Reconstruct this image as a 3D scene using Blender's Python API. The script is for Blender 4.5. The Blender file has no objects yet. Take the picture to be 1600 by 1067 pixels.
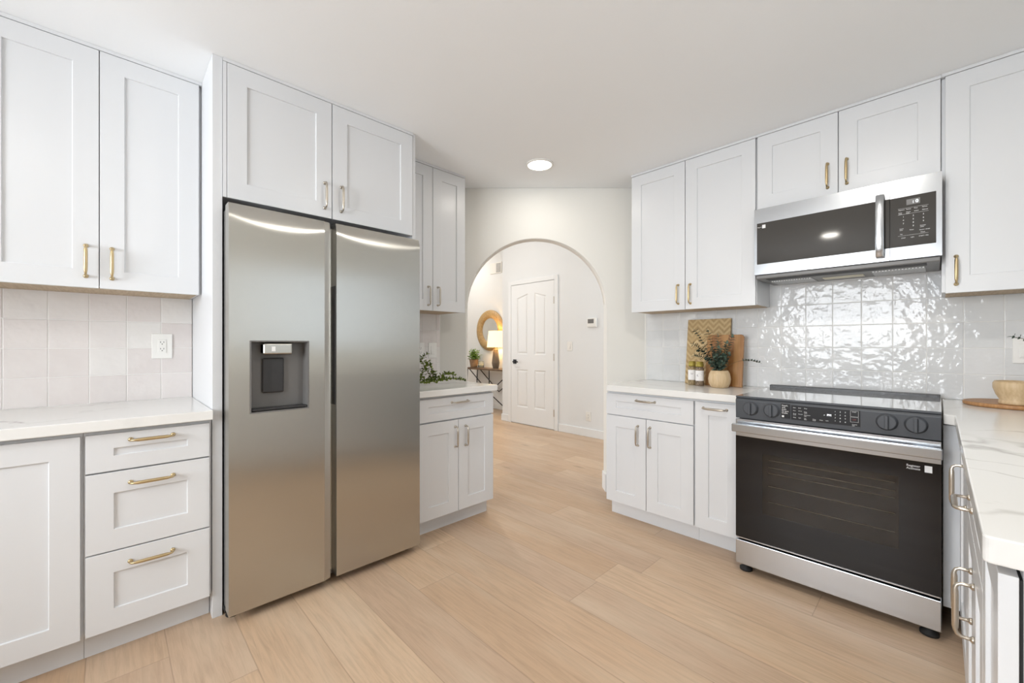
import bpy, bmesh, math, random
from math import sin, cos, pi, radians as R
from mathutils import Vector, Matrix

random.seed(7)
S = bpy.context.scene
C = S.collection

# ---------------------------------------------------------------- camera
cam_data = bpy.data.cameras.new('camera')
cam_data.sensor_width = 36.0
cam_data.lens = 36.0 * 645.735 / 1600.0
cam_data.shift_y = 5.0 / 1600.0
cam_data.clip_start = 0.02
cam = bpy.data.objects.new('camera', cam_data)
cam.location = (0, 0, 1.1953)
cam.rotation_euler = (R(90), 0, R(45.9176))
C.objects.link(cam)
S.camera = cam

# ---------------------------------------------------------------- world, exposure
S.view_settings.view_transform = 'Standard'
S.view_settings.look = 'None'
S.view_settings.gamma = 1.0
S.view_settings.use_curve_mapping = False
S.view_settings.exposure = 0.44
wd = bpy.data.worlds.new('world')
S.world = wd
wd.use_nodes = True
wd.node_tree.nodes['Background'].inputs[0].default_value = (0.80, 0.90, 1.0, 1)
wd.node_tree.nodes['Background'].inputs[1].default_value = 1.0

# ---------------------------------------------------------------- daylight through the windows, two of them added
def area(name, loc, rot, sx, sy, power, col=(1, 1, 1)):
    l = bpy.data.lights.new(name, 'AREA')
    l.shape = 'RECTANGLE'; l.size = sx; l.size_y = sy; l.energy = power; l.color = col
    o = bpy.data.objects.new(name, l)
    o.location = loc; o.rotation_euler = rot
    C.objects.link(o)
    return o
DAY = (0.93, 0.965, 1.0)
area('daylight_sink_window', (0.86, 1.65, 1.60), (R(90), 0, R(90)), 1.5, 0.96, 1.1, DAY)
area('daylight_rear_window', (-1.0, -2.54, 1.6), (R(90), 0, 0), 1.7, 1.3, 98, DAY)
area('added_parlor_daylight', (-8.75, 1.2, 1.7), (R(90), 0, R(-90)), 2.0, 2.0, 95, DAY)  # added daylight source for the far room, its window unseen
area('added_hall_daylight', (1.12, 3.84, 1.6), (R(90), 0, R(90)), 1.0, 1.6, 50, DAY)  # added source that lights the hall from its unseen end

# ---------------------------------------------------------------- materials
def mat(name, col, rough=0.5, metal=0.0, spec=0.5, **kw):
    m = bpy.data.materials.new(name)
    m.use_nodes = True
    b = m.node_tree.nodes['Principled BSDF']
    b.inputs['Base Color'].default_value = (*col, 1)
    b.inputs['Roughness'].default_value = rough
    b.inputs['Metallic'].default_value = metal
    b.inputs['Specular IOR Level'].default_value = spec
    for k, v in kw.items():
        b.inputs[k.replace('_', ' ')].default_value = v
    return m
class NT:
    def __init__(s, m):
        s.t = m.node_tree; s.b = s.t.nodes['Principled BSDF']
    def n(s, typ, ins=None, **props):
        nd = s.t.nodes.new(typ)
        for k, v in props.items(): setattr(nd, k, v)
        for k, v in (ins or {}).items():
            if hasattr(v, 'links') or hasattr(v, 'is_linked'): s.t.links.new(v, nd.inputs[k])
            else: nd.inputs[k].default_value = v
        return nd
    def math(s, op, a, b=None, c=None):
        d = {0: a}
        if b is not None: d[1] = b
        if c is not None: d[2] = c
        return s.n('ShaderNodeMath', d, operation=op).outputs[0]
    def coord(s, out='Object'):
        return s.n('ShaderNodeTexCoord').outputs[out]
    def sep(s, v):
        return s.n('ShaderNodeSeparateXYZ', {0: v}).outputs
    def comb(s, x, y, z):
        return s.n('ShaderNodeCombineXYZ', {0: x, 1: y, 2: z}).outputs[0]
    def mapping(s, v, scale=(1, 1, 1), loc=(0, 0, 0), rot=(0, 0, 0)):
        return s.n('ShaderNodeMapping', {0: v, 1: loc, 2: rot, 3: scale}).outputs[0]
    def noise(s, v, scale=5, detail=3, rough=0.5, dist=0.0):
        return s.n('ShaderNodeTexNoise', {'Vector': v, 'Scale': scale, 'Detail': detail, 'Roughness': rough, 'Distortion': dist}).outputs[0]
    def ramp(s, f, stops, interp='LINEAR'):
        r = s.n('ShaderNodeValToRGB', {0: f})
        e = r.color_ramp.elements
        r.color_ramp.interpolation = interp
        while len(e) < len(stops): e.new(0.5)
        for i, (p, c) in enumerate(stops):
            e[i].position = p; e[i].color = (*c, 1) if len(c) == 3 else c
        return r.outputs[0]
    def mix(s, f, a, b, blend='MIX'):
        nd = s.n('ShaderNodeMix', data_type='RGBA', blend_type=blend)
        for i, v in ((0, f), (6, a), (7, b)):
            if hasattr(v, 'is_linked'): s.t.links.new(v, nd.inputs[i])
            else: nd.inputs[i].default_value = (*v, 1) if isinstance(v, tuple) and len(v) == 3 else v
        return nd.outputs[2]
    def bump(s, h, strength=0.2, dist=0.01):
        o = s.n('ShaderNodeBump', {'Height': h, 'Strength': strength, 'Distance': dist}).outputs[0]
        s.t.links.new(o, s.b.inputs['Normal'])
    def col(s, c): s.t.links.new(c, s.b.inputs['Base Color'])
    def rough(s, c): s.t.links.new(c, s.b.inputs['Roughness'])

M = {}
M['cabinet'] = mat('white_cabinet_paint', (0.715, 0.725, 0.74), 0.32)
M['ceiling'] = mat('ceiling_paint', (0.92, 0.935, 0.945), 0.9)
t = NT(M['ceiling']); t.bump(t.noise(t.coord(), 60, 3), 0.08, 0.004)
M['wall'] = mat('wall_paint', (0.80, 0.785, 0.74), 0.75)
t = NT(M['wall']); t.bump(t.noise(t.coord(), 40, 3), 0.08, 0.004)
M['hall_wall'] = mat('wall_paint_cooled', (0.80, 0.815, 0.825), 0.75)  # same wall paint, cooled in colour against warm bounce from the floor
M['trim'] = mat('trim_paint', (0.83, 0.84, 0.845), 0.4)
M['raw_wood'] = mat('raw_plywood', (0.50, 0.385, 0.26), 0.6)
t = NT(M['raw_wood']); t.col(t.ramp(t.noise(t.mapping(t.coord(), (40, 3, 40)), 3, 3), [(0.3, (0.42, 0.31, 0.2)), (0.7, (0.56, 0.44, 0.3))]))
M['brass'] = mat('brushed_brass', (0.54, 0.42, 0.24), 0.36, 1.0)
M['nickel'] = mat('aged_nickel', (0.55, 0.50, 0.43), 0.3, 1.0)
M['steel'] = mat('brushed_steel', (0.52, 0.51, 0.475), 0.30, 1.0)
t = NT(M['steel'])
g = t.noise(t.mapping(t.coord(), (0.6, 0.6, 420)), 2, 2)
t.rough(t.math('MULTIPLY_ADD', g, 0.03, 0.24))
t.b.inputs['Anisotropic'].default_value = 0.9
t.t.links.new(t.comb(0.0, 1.0, 0.0), t.b.inputs['Tangent'])
M['bright_steel'] = mat('bright_steel', (0.53, 0.55, 0.575), 0.20, 1.0)
M['edge_steel'] = mat('door_edge_steel', (0.52, 0.51, 0.475), 0.35, 1.0)
M['dark_plastic'] = mat('dark_plastic', (0.035, 0.035, 0.037), 0.4)
M['grey_plastic'] = mat('grey_plastic', (0.16, 0.155, 0.15), 0.35)
M['black_glass'] = mat('black_glass', (0.006, 0.006, 0.007), 0.05, spec=0.42)
M['microwave_glass'] = mat('microwave_glass', (0.05, 0.046, 0.041), 0.06, spec=0.5)
M['slate'] = mat('slate_enamel', (0.060, 0.065, 0.074), 0.42, 0.2)
M['panel_black'] = mat('panel_black', (0.018, 0.018, 0.02), 0.3, spec=0.25)
M['cooktop'] = mat('ceramic_cooktop', (0.50, 0.50, 0.50), 0.06, 0.6)
M['rack_wire'] = mat('rack_wire', (0.75, 0.70, 0.62), 0.5, 0.2)
M['lens'] = mat('frosted_lens', (0.72, 0.68, 0.52), 0.4)
M['rubber'] = mat('black_rubber', (0.015, 0.015, 0.015), 0.7)
M['white_plastic'] = mat('white_plastic', (0.84, 0.83, 0.80), 0.35)
M['slot'] = mat('dark_slot', (0.03, 0.03, 0.03), 0.6)
M['black_metal'] = mat('black_metal', (0.02, 0.02, 0.022), 0.45, 0.6)
M['print_white'] = mat('white_print', (0.85, 0.85, 0.85), 0.6)
M['print_red'] = mat('red_print', (0.25, 0.05, 0.05), 0.6)
M['vent_mesh'] = mat('aluminium_mesh', (0.55, 0.55, 0.54), 0.45, 0.8)
t = NT(M['vent_mesh'])
ch = t.n('ShaderNodeTexChecker', {'Vector': t.coord(), 'Scale': 160.0, 'Color1': (0.75, 0.75, 0.74, 1), 'Color2': (0.25, 0.25, 0.25, 1)}).outputs[0]
t.col(ch)
def emit(name, col, st):
    m = mat(name, col, 0.5)
    b = m.node_tree.nodes['Principled BSDF']
    b.inputs['Emission Color'].default_value = (*col, 1)
    b.inputs['Emission Strength'].default_value = st
    return m
M['lamp_on'] = emit('lit_diffuser', (1.0, 0.95, 0.86), 9.0)
M['display_on'] = emit('lit_digits', (0.9, 0.95, 1.0), 1.5)
M['oven_glass'] = bpy.data.materials.new('tinted_oven_glass')
M['oven_glass'].use_nodes = True
def glass(nt, tint, rough):
    nt.nodes.clear()
    o_ = nt.nodes.new('ShaderNodeOutputMaterial'); mx = nt.nodes.new('ShaderNodeMixShader')
    tr = nt.nodes.new('ShaderNodeBsdfTransparent'); gl = nt.nodes.new('ShaderNodeBsdfGlossy'); fr = nt.nodes.new('ShaderNodeFresnel')
    tr.inputs[0].default_value = tint; gl.inputs[1].default_value = rough; fr.inputs[0].default_value = 1.45
    for a, b in ((fr.outputs[0], mx.inputs[0]), (tr.outputs[0], mx.inputs[1]), (gl.outputs[0], mx.inputs[2]), (mx.outputs[0], o_.inputs[0])): nt.links.new(a, b)
glass(M['oven_glass'].node_tree, (0.62, 0.58, 0.53, 1), 0.04)
M['mirror'] = mat('mirror', (0.86, 0.87, 0.86), 0.02, 1.0)
M['pane'] = bpy.data.materials.new('window_pane')


M['pane'].use_nodes = True
glass(M['pane'].node_tree, (1, 1, 1, 1), 0.0)

# floor planks: oak boards running along world X
M['floor'] = mat('oak_planks', (0.5, 0.4, 0.3), 0.38)
t = NT(M['floor'])
x, y, z = t.sep(t.coord())
PW, PL = 0.2286, 1.52
row = t.math('FLOOR', t.math('DIVIDE', t.math('SUBTRACT', y, 1.759), PW))
rn = t.n('ShaderNodeTexWhiteNoise', {'W': row}, noise_dimensions='1D').outputs[0]
xs = t.math('MULTIPLY_ADD', rn, 7.31, x)
pid = t.math('FLOOR', t.math('DIVIDE', xs, PL))
wn = t.n('ShaderNodeTexWhiteNoise', {'Vector': t.comb(pid, row, 3.0)}, noise_dimensions='3D')
fx = t.math('FRACT', t.math('DIVIDE', xs, PL)); fy = t.math('FRACT', t.math('DIVIDE', t.math('SUBTRACT', y, 1.759), PW))
ex = t.math('MULTIPLY', t.math('MINIMUM', fx, t.math('SUBTRACT', 1.0, fx)), PL)
ey = t.math('MULTIPLY', t.math('MINIMUM', fy, t.math('SUBTRACT', 1.0, fy)), PW)
edge = t.math('MINIMUM', ex, ey)
gap = t.n('ShaderNodeMapRange', {0: edge, 1: 0.0, 2: 0.0028, 3: 0.0, 4: 1.0}).outputs[0]
shift = t.comb(t.math('MULTIPLY', wn.outputs[0], 37.0), t.math('MULTIPLY', rn, 91.0), 0.0)
gv = t.n('ShaderNodeVectorMath', {0: t.comb(xs, y, 0.0), 1: shift}, operation='ADD').outputs[0]
grain = t.noise(t.mapping(gv, (1.6, 22, 1)), 3.0, 6, 0.62, 0.6)
fine = t.noise(t.mapping(gv, (5, 150, 1)), 3.0, 3, 0.6)
cloud = t.noise(t.mapping(gv, (0.9, 4, 1)), 1.6, 3, 0.5)
base = t.ramp(wn.outputs[0], [(0.0, (0.505, 0.335, 0.21)), (0.35, (0.57, 0.395, 0.26)), (0.6, (0.62, 0.445, 0.30)), (0.85, (0.515, 0.36, 0.25)), (1.0, (0.655, 0.49, 0.345))])
c1 = t.mix(t.n('ShaderNodeMapRange', {0: grain, 1: 0.42, 2: 0.72, 3: 0.0, 4: 0.6}).outputs[0], base, (0.37, 0.26, 0.17))
c2 = t.mix(t.n('ShaderNodeMapRange', {0: cloud, 1: 0.45, 2: 0.75, 3: 0.0, 4: 0.55}).outputs[0], c1, (0.64, 0.51, 0.38))
c3 = t.mix(t.n('ShaderNodeMapRange', {0: fine, 1: 0.5, 2: 0.8, 3: 0.0, 4: 0.16}).outputs[0], c2, (0.36, 0.25, 0.16))
kn = t.n('ShaderNodeTexVoronoi', {'Vector': t.mapping(gv, (1.1, 3.6, 1)), 'Scale': 1.0}, feature='F1').outputs[0]
c4 = t.mix(t.n('ShaderNodeMapRange', {0: kn, 1: 0.02, 2: 0.10, 3: 0.55, 4: 0.0}).outputs[0], c3, (0.25, 0.16, 0.10))
c5 = t.mix(gap, t.mix(0.55, c4, (0.25, 0.17, 0.11)), c4)
t.col(c5)
t.rough(t.math('MULTIPLY_ADD', grain, 0.12, 0.36))
t.bump(t.math('MULTIPLY_ADD', fine, 0.15, gap), 0.15, 0.002)

# quartz worktop: white with soft grey veins
M['quartz'] = mat('veined_quartz', (0.85, 0.84, 0.82), 0.16)
t = NT(M['quartz'])
co = t.coord()
wv = t.n('ShaderNodeVectorMath', {0: co, 1: t.n('ShaderNodeVectorMath', {0: t.n('ShaderNodeTexNoise', {'Vector': co, 'Scale': 2.2, 'Detail': 5.0}).outputs[1], 1: (0.9, 0.9, 0.9)}, operation='MULTIPLY').outputs[0]}, operation='ADD').outputs[0]
rid = t.math('ABSOLUTE', t.math('SUBTRACT', t.noise(t.mapping(wv, (1.0, 1.0, 1.0), rot=(0.3, 0.2, 0.7)), 1.25, 2, 0.4), 0.5))
v1 = t.n('ShaderNodeMapRange', {0: rid, 1: 0.0, 2: 0.013, 3: 1.0, 4: 0.0}).outputs[0]
msk = t.n('ShaderNodeMapRange', {0: t.noise(co, 1.9, 2), 1: 0.42, 2: 0.6, 3: 0.0, 4: 0.75}).outputs[0]
cl = t.n('ShaderNodeMapRange', {0: t.noise(wv, 1.6, 4), 1: 0.5, 2: 0.8, 3: 0.0, 4: 0.18}).outputs[0]
c1 = t.mix(cl, (0.80, 0.795, 0.775), (0.66, 0.655, 0.64))
t.col(t.mix(t.math('MULTIPLY', v1, msk), c1, (0.40, 0.385, 0.36)))

# hand-made glazed tile; tone per tile comes from the mesh colour attribute
def tile_mat(name, a, b, c):
    m = mat(name, (0.8, 0.78, 0.76), 0.07, spec=0.30)
    t = NT(m)
    at = t.n('ShaderNodeAttribute', attribute_name='tone').outputs[2]
    co = t.coord()
    n1 = t.noise(co, 9, 3)
    base = t.ramp(at, [(0.0, a), (0.5, b), (1.0, c)])
    t.col(t.mix(t.n('ShaderNodeMapRange', {0: n1, 1: 0.4, 2: 0.8, 3: 0.0, 4: 0.25}).outputs[0], base, (0.86, 0.85, 0.83)))
    h = t.math('MULTIPLY_ADD', t.noise(co, 55, 2, 0.5), 0.12, t.noise(co, 16, 2, 0.5))
    t.bump(h, 0.36, 0.012)
    return m
M['tile_cool'] = tile_mat('glazed_tile_grey', (0.67, 0.68, 0.69), (0.715, 0.725, 0.73), (0.755, 0.76, 0.765))
M['tile_warm'] = tile_mat('glazed_tile_blush', (0.70, 0.65, 0.635), (0.745, 0.70, 0.685), (0.775, 0.755, 0.735))
M['grout'] = mat('grout', (0.80, 0.79, 0.77), 0.7)

# woods and small things
def wood(name, a, b, scale=(30, 30, 2.5), rough=0.45):
    m = mat(name, a, rough); t = NT(m)
    g = t.noise(t.mapping(t.coord(), scale), 2.2, 4, 0.6, 0.4)
    t.col(t.ramp(g, [(0.3, a), (0.7, b)]))
    return m
M['light_wood'] = wood('turned_light_wood', (0.50, 0.35, 0.19), (0.66, 0.50, 0.31))
M['board_wood'] = wood('oiled_board_wood', (0.33, 0.15, 0.055), (0.50, 0.27, 0.11))
M['console_wood'] = wood('console_wood', (0.10, 0.06, 0.035), (0.18, 0.115, 0.07), (4, 40, 40))
M['rattan'] = wood('rattan_wrap', (0.40, 0.25, 0.10), (0.60, 0.40, 0.18), (14, 14, 14))
M['teak'] = mat('striped_teak', (0.45, 0.22, 0.08), 0.4)
t = NT(M['teak'])
x, y, z = t.sep(t.coord())
st = t.n('ShaderNodeTexWhiteNoise', {'W': t.math('FLOOR', t.math('DIVIDE', t.math('ADD', x, 0.003), 0.036))}, noise_dimensions='1D').outputs[0]
gr = t.noise(t.mapping(t.coord(), (45, 45, 3)), 2.0, 4, 0.6, 0.5)
c1 = t.ramp(st, [(0.0, (0.27, 0.115, 0.032)), (0.45, (0.38, 0.18, 0.055)), (0.75, (0.50, 0.28, 0.10)), (1.0, (0.33, 0.14, 0.04))])
t.col(t.mix(t.n('ShaderNodeMapRange', {0: gr, 1: 0.35, 2: 0.7, 3: 0.0, 4: 0.55}).outputs[0], c1, (0.24, 0.10, 0.03)))
M['herringbone'] = mat('herringbone_bamboo', (0.5, 0.36, 0.17), 0.5)
t = NT(M['herringbone'])
x, y, z = t.sep(t.coord())
zig = t.math('PINGPONG', x, 0.0365)
band = t.math('FLOOR', t.math('DIVIDE', t.math('ADD', t.math('MULTIPLY', zig, 1.1), z), 0.02))
colm = t.math('FLOOR', t.math('DIVIDE', x, 0.042))
wn = t.n('ShaderNodeTexWhiteNoise', {'Vector': t.comb(band, t.math('MULTIPLY', colm, 0.0), 1.0)}, noise_dimensions='3D').outputs[0]
al = t.math('MODULO', t.math('ADD', band, 200.0), 2.0)
tone = t.math('ADD', t.math('MULTIPLY', al, 0.55), t.math('MULTIPLY', wn, 0.45))
c1 = t.ramp(tone, [(0.0, (0.36, 0.235, 0.09)), (0.5, (0.47, 0.32, 0.14)), (1.0, (0.62, 0.47, 0.25))])
t.col(t.mix(0.25, c1, t.ramp(t.noise(t.mapping(t.coord(), (60, 60, 20)), 3, 3), [(0.3, (0.33, 0.2, 0.08)), (0.7, (0.65, 0.5, 0.28))])))
M['leaf_grey'] = mat('eucalyptus_leaf', (0.075, 0.115, 0.085), 0.55)
t = NT(M['leaf_grey']); t.col(t.ramp(t.noise(t.coord(), 45, 2), [(0.35, (0.035, 0.065, 0.045)), (0.65, (0.13, 0.18, 0.135))]))
M['leaf_green'] = mat('green_leaf', (0.12, 0.2, 0.04), 0.5)
t = NT(M['leaf_green']); t.col(t.ramp(t.noise(t.coord(), 40, 2), [(0.35, (0.06, 0.105, 0.012)), (0.65, (0.26, 0.33, 0.05))]))
M['leaf_bright'] = mat('bright_leaf', (0.2, 0.36, 0.06), 0.5)
t = NT(M['leaf_bright']); t.col(t.ramp(t.noise(t.coord(), 35, 2), [(0.35, (0.10, 0.20, 0.025)), (0.65, (0.34, 0.52, 0.13))]))
M['stem'] = mat('brown_stem', (0.13, 0.09, 0.045), 0.7)
M['clay'] = mat('woven_clay', (0.36, 0.24, 0.15), 0.8)
t = NT(M['clay']); t.col(t.ramp(t.noise(t.mapping(t.coord(), (20, 20, 90)), 2, 2), [(0.35, (0.28, 0.18, 0.11)), (0.65, (0.44, 0.31, 0.2))]))
M['lamp_ceramic'] = mat('taupe_ceramic', (0.16, 0.13, 0.10), 0.5)
M['shade'] = emit('lit_linen_shade', (1.0, 0.82, 0.50), 0.75)
M['olive_cap'] = mat('olive_gold_cap', (0.40, 0.32, 0.07), 0.35, 0.5)
M['spice'] = mat('peppercorn', (0.14, 0.10, 0.07), 0.6)
t = NT(M['spice']); t.col(t.ramp(t.noise(t.coord(), 190, 2), [(0.4, (0.05, 0.035, 0.025)), (0.6, (0.32, 0.23, 0.15))]))
M['spice_pale'] = mat('dried_herb', (0.25, 0.18, 0.09), 0.6)
t = NT(M['spice_pale']); t.col(t.ramp(t.noise(t.coord(), 190, 2), [(0.4, (0.16, 0.10, 0.045)), (0.6, (0.42, 0.33, 0.18))]))
M['paper'] = mat('paper_label', (0.82, 0.80, 0.79), 0.6)
M['ink'] = mat('grey_ink', (0.20, 0.18, 0.19), 0.6)
M['jar_glass'] = mat('clear_jar_glass', (0.85, 0.88, 0.84), 0.05, Transmission_Weight=0.85, IOR=1.3)
M['wax'] = mat('cream_wax', (0.75, 0.70, 0.55), 0.6)

# ---------------------------------------------------------------- mesh helpers
def box(bm, x0, x1, y0, y1, z0, z1, mi=0):
    vs = [bm.verts.new((x, y, z)) for z in (z0, z1) for y in (y0, y1) for x in (x0, x1)]
    for f in ((0, 2, 3, 1), (4, 5, 7, 6), (0, 1, 5, 4), (2, 6, 7, 3), (0, 4, 6, 2), (1, 3, 7, 5)):
        bm.faces.new([vs[i] for i in f]).material_index = mi
    return vs
def prism(bm, pts, z0, z1, mi=0):
    lo = [bm.verts.new((p[0], p[1], z0)) for p in pts]; hi = [bm.verts.new((p[0], p[1], z1)) for p in pts]
    n = len(pts)
    bm.faces.new(hi).material_index = mi; bm.faces.new(lo[::-1]).material_index = mi
    for i in range(n):
        bm.faces.new((lo[i], lo[(i + 1) % n], hi[(i + 1) % n], hi[i])).material_index = mi
def lathe(bm, prof, seg=24, cx=0, cy=0, cz=0, axis='z', mi=0, smooth=True, caps=True):
    rings = []
    for r, h in prof:
        ring = []
        for k in range(seg):
            a = 2 * pi * k / seg
            p = (r * cos(a), r * sin(a), h)
            if axis == 'x': p = (p[2], p[0], p[1])
            elif axis == 'y': p = (p[0], p[2], p[1])
            ring.append(bm.verts.new((p[0] + cx, p[1] + cy, p[2] + cz)))
        rings.append(ring)
    for i in range(len(rings) - 1):
        for k in range(seg):
            f = bm.faces.new((rings[i][k], rings[i][(k + 1) % seg], rings[i + 1][(k + 1) % seg], rings[i + 1][k]))
            f.material_index = mi; f.smooth = smooth
    for ring in ((rings[0], rings[-1]) if caps else ()):
        bm.faces.new(ring).material_index = mi
def tube(bm, pts, r, seg=10, mi=0, rads=None):
    pts = [Vector(p) for p in pts]; rings = []
    up = Vector((0.13, 0.21, 0.97))
    for i, p in enumerate(pts):
        d = (pts[min(i + 1, len(pts) - 1)] - pts[max(i - 1, 0)]).normalized()
        if abs(d.dot(up)) > 0.95: up = Vector((0.9, 0.3, 0.1))
        a = d.cross(up).normalized(); b = d.cross(a)
        rr = rads[i] if rads else r
        rings.append([bm.verts.new(p + a * rr * cos(2 * pi * k / seg) + b * rr * sin(2 * pi * k / seg)) for k in range(seg)])
    for i in range(len(rings) - 1):
        for k in range(seg):
            f = bm.faces.new((rings[i][k], rings[i][(k + 1) % seg], rings[i + 1][(k + 1) % seg], rings[i + 1][k]))
            f.smooth = True; f.material_index = mi
    bm.faces.new(rings[0]).material_index = mi; bm.faces.new(rings[-1]).material_index = mi
def obj(name, bm, mats, parent=None, bevel=0.0, seg=2, loc=None, rot=None, normals=True):
    if normals: bmesh.ops.recalc_face_normals(bm, faces=bm.faces)
    me = bpy.data.meshes.new(name)
    bm.to_mesh(me); bm.free()
    for m in (mats if isinstance(mats, (list, tuple)) else [mats]): me.materials.append(M[m])
    o = bpy.data.objects.new(name, me); C.objects.link(o)
    if parent: o.parent = parent
    if loc: o.location = loc
    if rot: o.rotation_euler = rot
    if bevel:
        b = o.modifiers.new('bevel', 'BEVEL'); b.width = bevel; b.segments = seg; b.limit_method = 'ANGLE'; b.angle_limit = R(40)
    return o
def bx(name, x0, x1, y0, y1, z0, z1, m, parent=None, bevel=0.0):
    bm = bmesh.new(); box(bm, x0, x1, y0, y1, z0, z1)
    return obj(name, bm, m, parent, bevel)
def thing(name, label, cat, loc=(0, 0, 0), rz=0.0, group=None):
    o = bpy.data.objects.new(name, None); C.objects.link(o)
    o.empty_display_size = 0.1
    o.location = loc; o.rotation_euler = (0, 0, rz)
    o['label'] = label; o['category'] = cat
    if group: o['group'] = group
    return o
def tag(o, label, cat, group=None):
    o['label'] = label; o['category'] = cat
    if group: o['group'] = group
    return o
def struct(o): o['kind'] = 'structure'; return o
def text(name, body, size, m, parent, loc, rot, extrude=0.0003, align='LEFT', spacing=1.0):
    cu = bpy.data.curves.new(name, 'FONT'); cu.body = body; cu.size = size; cu.extrude = extrude
    cu.align_x = align; cu.space_line = spacing
    tmp = bpy.data.objects.new('tmp', cu); C.objects.link(tmp)
    dg = bpy.context.evaluated_depsgraph_get()
    me = bpy.data.meshes.new_from_object(tmp.evaluated_get(dg))
    bpy.data.objects.remove(tmp)
    me.materials.clear(); me.materials.append(M[m])
    o = bpy.data.objects.new(name, me); C.objects.link(o)
    o.parent = parent; o.location = loc; o.rotation_euler = rot
    return o

# ---------------------------------------------------------------- setting
CE = 2.467
XL, YR, XN, YB = -2.82, 3.11, 0.76, -2.40          # kitchen wall faces
bm = bmesh.new(); box(bm, -9.0, 1.3, -2.7, 5.4, -0.08, 0.0)
struct(obj('floor', bm, 'floor'))
bm = bmesh.new(); prism(bm, [(XL, YB), (XN, YB), (XN, YR), (-1.66, YR), (XL, 1.915)], CE, CE + 0.08)
struct(obj('ceiling', bm, 'ceiling'))
bm = bmesh.new(); box(bm, -9.0, 1.3, -2.7, 5.4, 3.2, 3.28)
struct(obj('ceiling_hall', bm, 'ceiling'))
struct(bx('wall_left', XL - 0.12, XL, YB - 0.12, 1.915, 0, 3.2, 'wall'))
struct(bx('wall_right', -1.66, XN + 0.12, YR, YR + 0.12, 0, 3.2, 'wall'))
# wall over the sink, with its window
WY0, WY1, WZ0, WZ1 = 0.90, 2.40, 1.12, 2.08
bm = bmesh.new()
box(bm, XN, XN + 0.12, YB, WY0, 0, 3.2); box(bm, XN, XN + 0.12, WY1, YR, 0, 3.2)
box(bm, XN, XN + 0.12, WY0, WY1, 0, WZ0); box(bm, XN, XN + 0.12, WY0, WY1, WZ1, 3.2)
struct(obj('wall_near', bm, 'wall'))
def window(name, w, h, loc, rz, bars=1):
    bm = bmesh.new()
    f = 0.045
    box(bm, 0, w, 0, 0.06, 0, f); box(bm, 0, w, 0, 0.06, h - f, h)
    box(bm, 0, f, 0, 0.06, f, h - f); box(bm, w - f, w, 0, 0.06, f, h - f)
    for k in range(1, bars + 1): box(bm, w * k / (bars + 1) - 0.025, w * k / (bars + 1) + 0.025, 0.005, 0.055, f, h - f)
    o = struct(obj(name, bm, 'trim', loc=loc, rot=(0, 0, rz)))
    p = bx('window_pane', f, w - f, 0.028, 0.032, f, h - f, 'pane', o)
    return o
window('window_1', WY1 - WY0, WZ1 - WZ0, (XN + 0.03, WY1, WZ0), R(-90))
PX0, PX1, PZ0, PZ1 = -1.85, -0.15, 0.95, 2.25
bm = bmesh.new()
box(bm, XL - 0.12, PX0, YB - 0.12, YB, 0, 3.2); box(bm, PX1, XN + 0.12, YB - 0.12, YB, 0, 3.2); box(bm, PX0, PX1, YB - 0.12, YB, PZ1, 3.2); box(bm, PX0, PX1, YB - 0.12, YB, 0, PZ0)
struct(obj('wall_rear', bm, 'wall'))
window('window_2', PX1 - PX0, PZ1 - PZ0, (PX1, YB - 0.03, PZ0), R(180))
# diagonal wall with the arched opening, seen straight on
AO = (-0.7183 * 3.359, 0.6957 * 3.359); AR = R(45.9176)
bm = bmesh.new()
ac, ar, az = 0.198, 0.572, 1.489
pts = [(-0.585, 0), (ac - ar, 0), (ac - ar, az)]
N = 48
arc = [(ac - ar * cos(pi * k / N), az + ar * sin(pi * k / N)) for k in range(1, N)]
right = [(ac + ar, az), (ac + ar, 0), (1.079, 0), (1.079, 3.2), (-0.585, 3.2)]
poly = pts + arc + right
th = 0.115
fr_ = [bm.verts.new((p[0], 0, p[1])) for p in poly]; bk = [bm.verts.new((p[0], th, p[1])) for p in poly]
n = len(poly)
for i in range(n):
    f = bm.faces.new((fr_[i], fr_[(i + 1) % n], bk[(i + 1) % n], bk[i]))
    f.smooth = 3 <= i < 3 + N - 2 or i in (2,)
bmesh.ops.triangle_fill(bm, use_beauty=True, edges=[bm.edges.get((fr_[i], fr_[(i + 1) % n])) for i in range(n)])
bmesh.ops.triangle_fill(bm, use_beauty=True, edges=[bm.edges.get((bk[i], bk[(i + 1) % n])) for i in range(n)])
struct(obj('wall_back', bm, 'wall', loc=(AO[0], AO[1], 0), rot=(0, 0, AR)))
bm = bmesh.new(); box(bm, ac + ar - 0.013, ac + ar, -0.0, th, 0.0, 0.14); box(bm, ac - ar, ac - ar + 0.013, 0, th, 0.0, 0.14)
struct(obj('baseboard_back', bm, 'trim', loc=(AO[0], AO[1], 0), rot=(0, 0, AR)))
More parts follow.
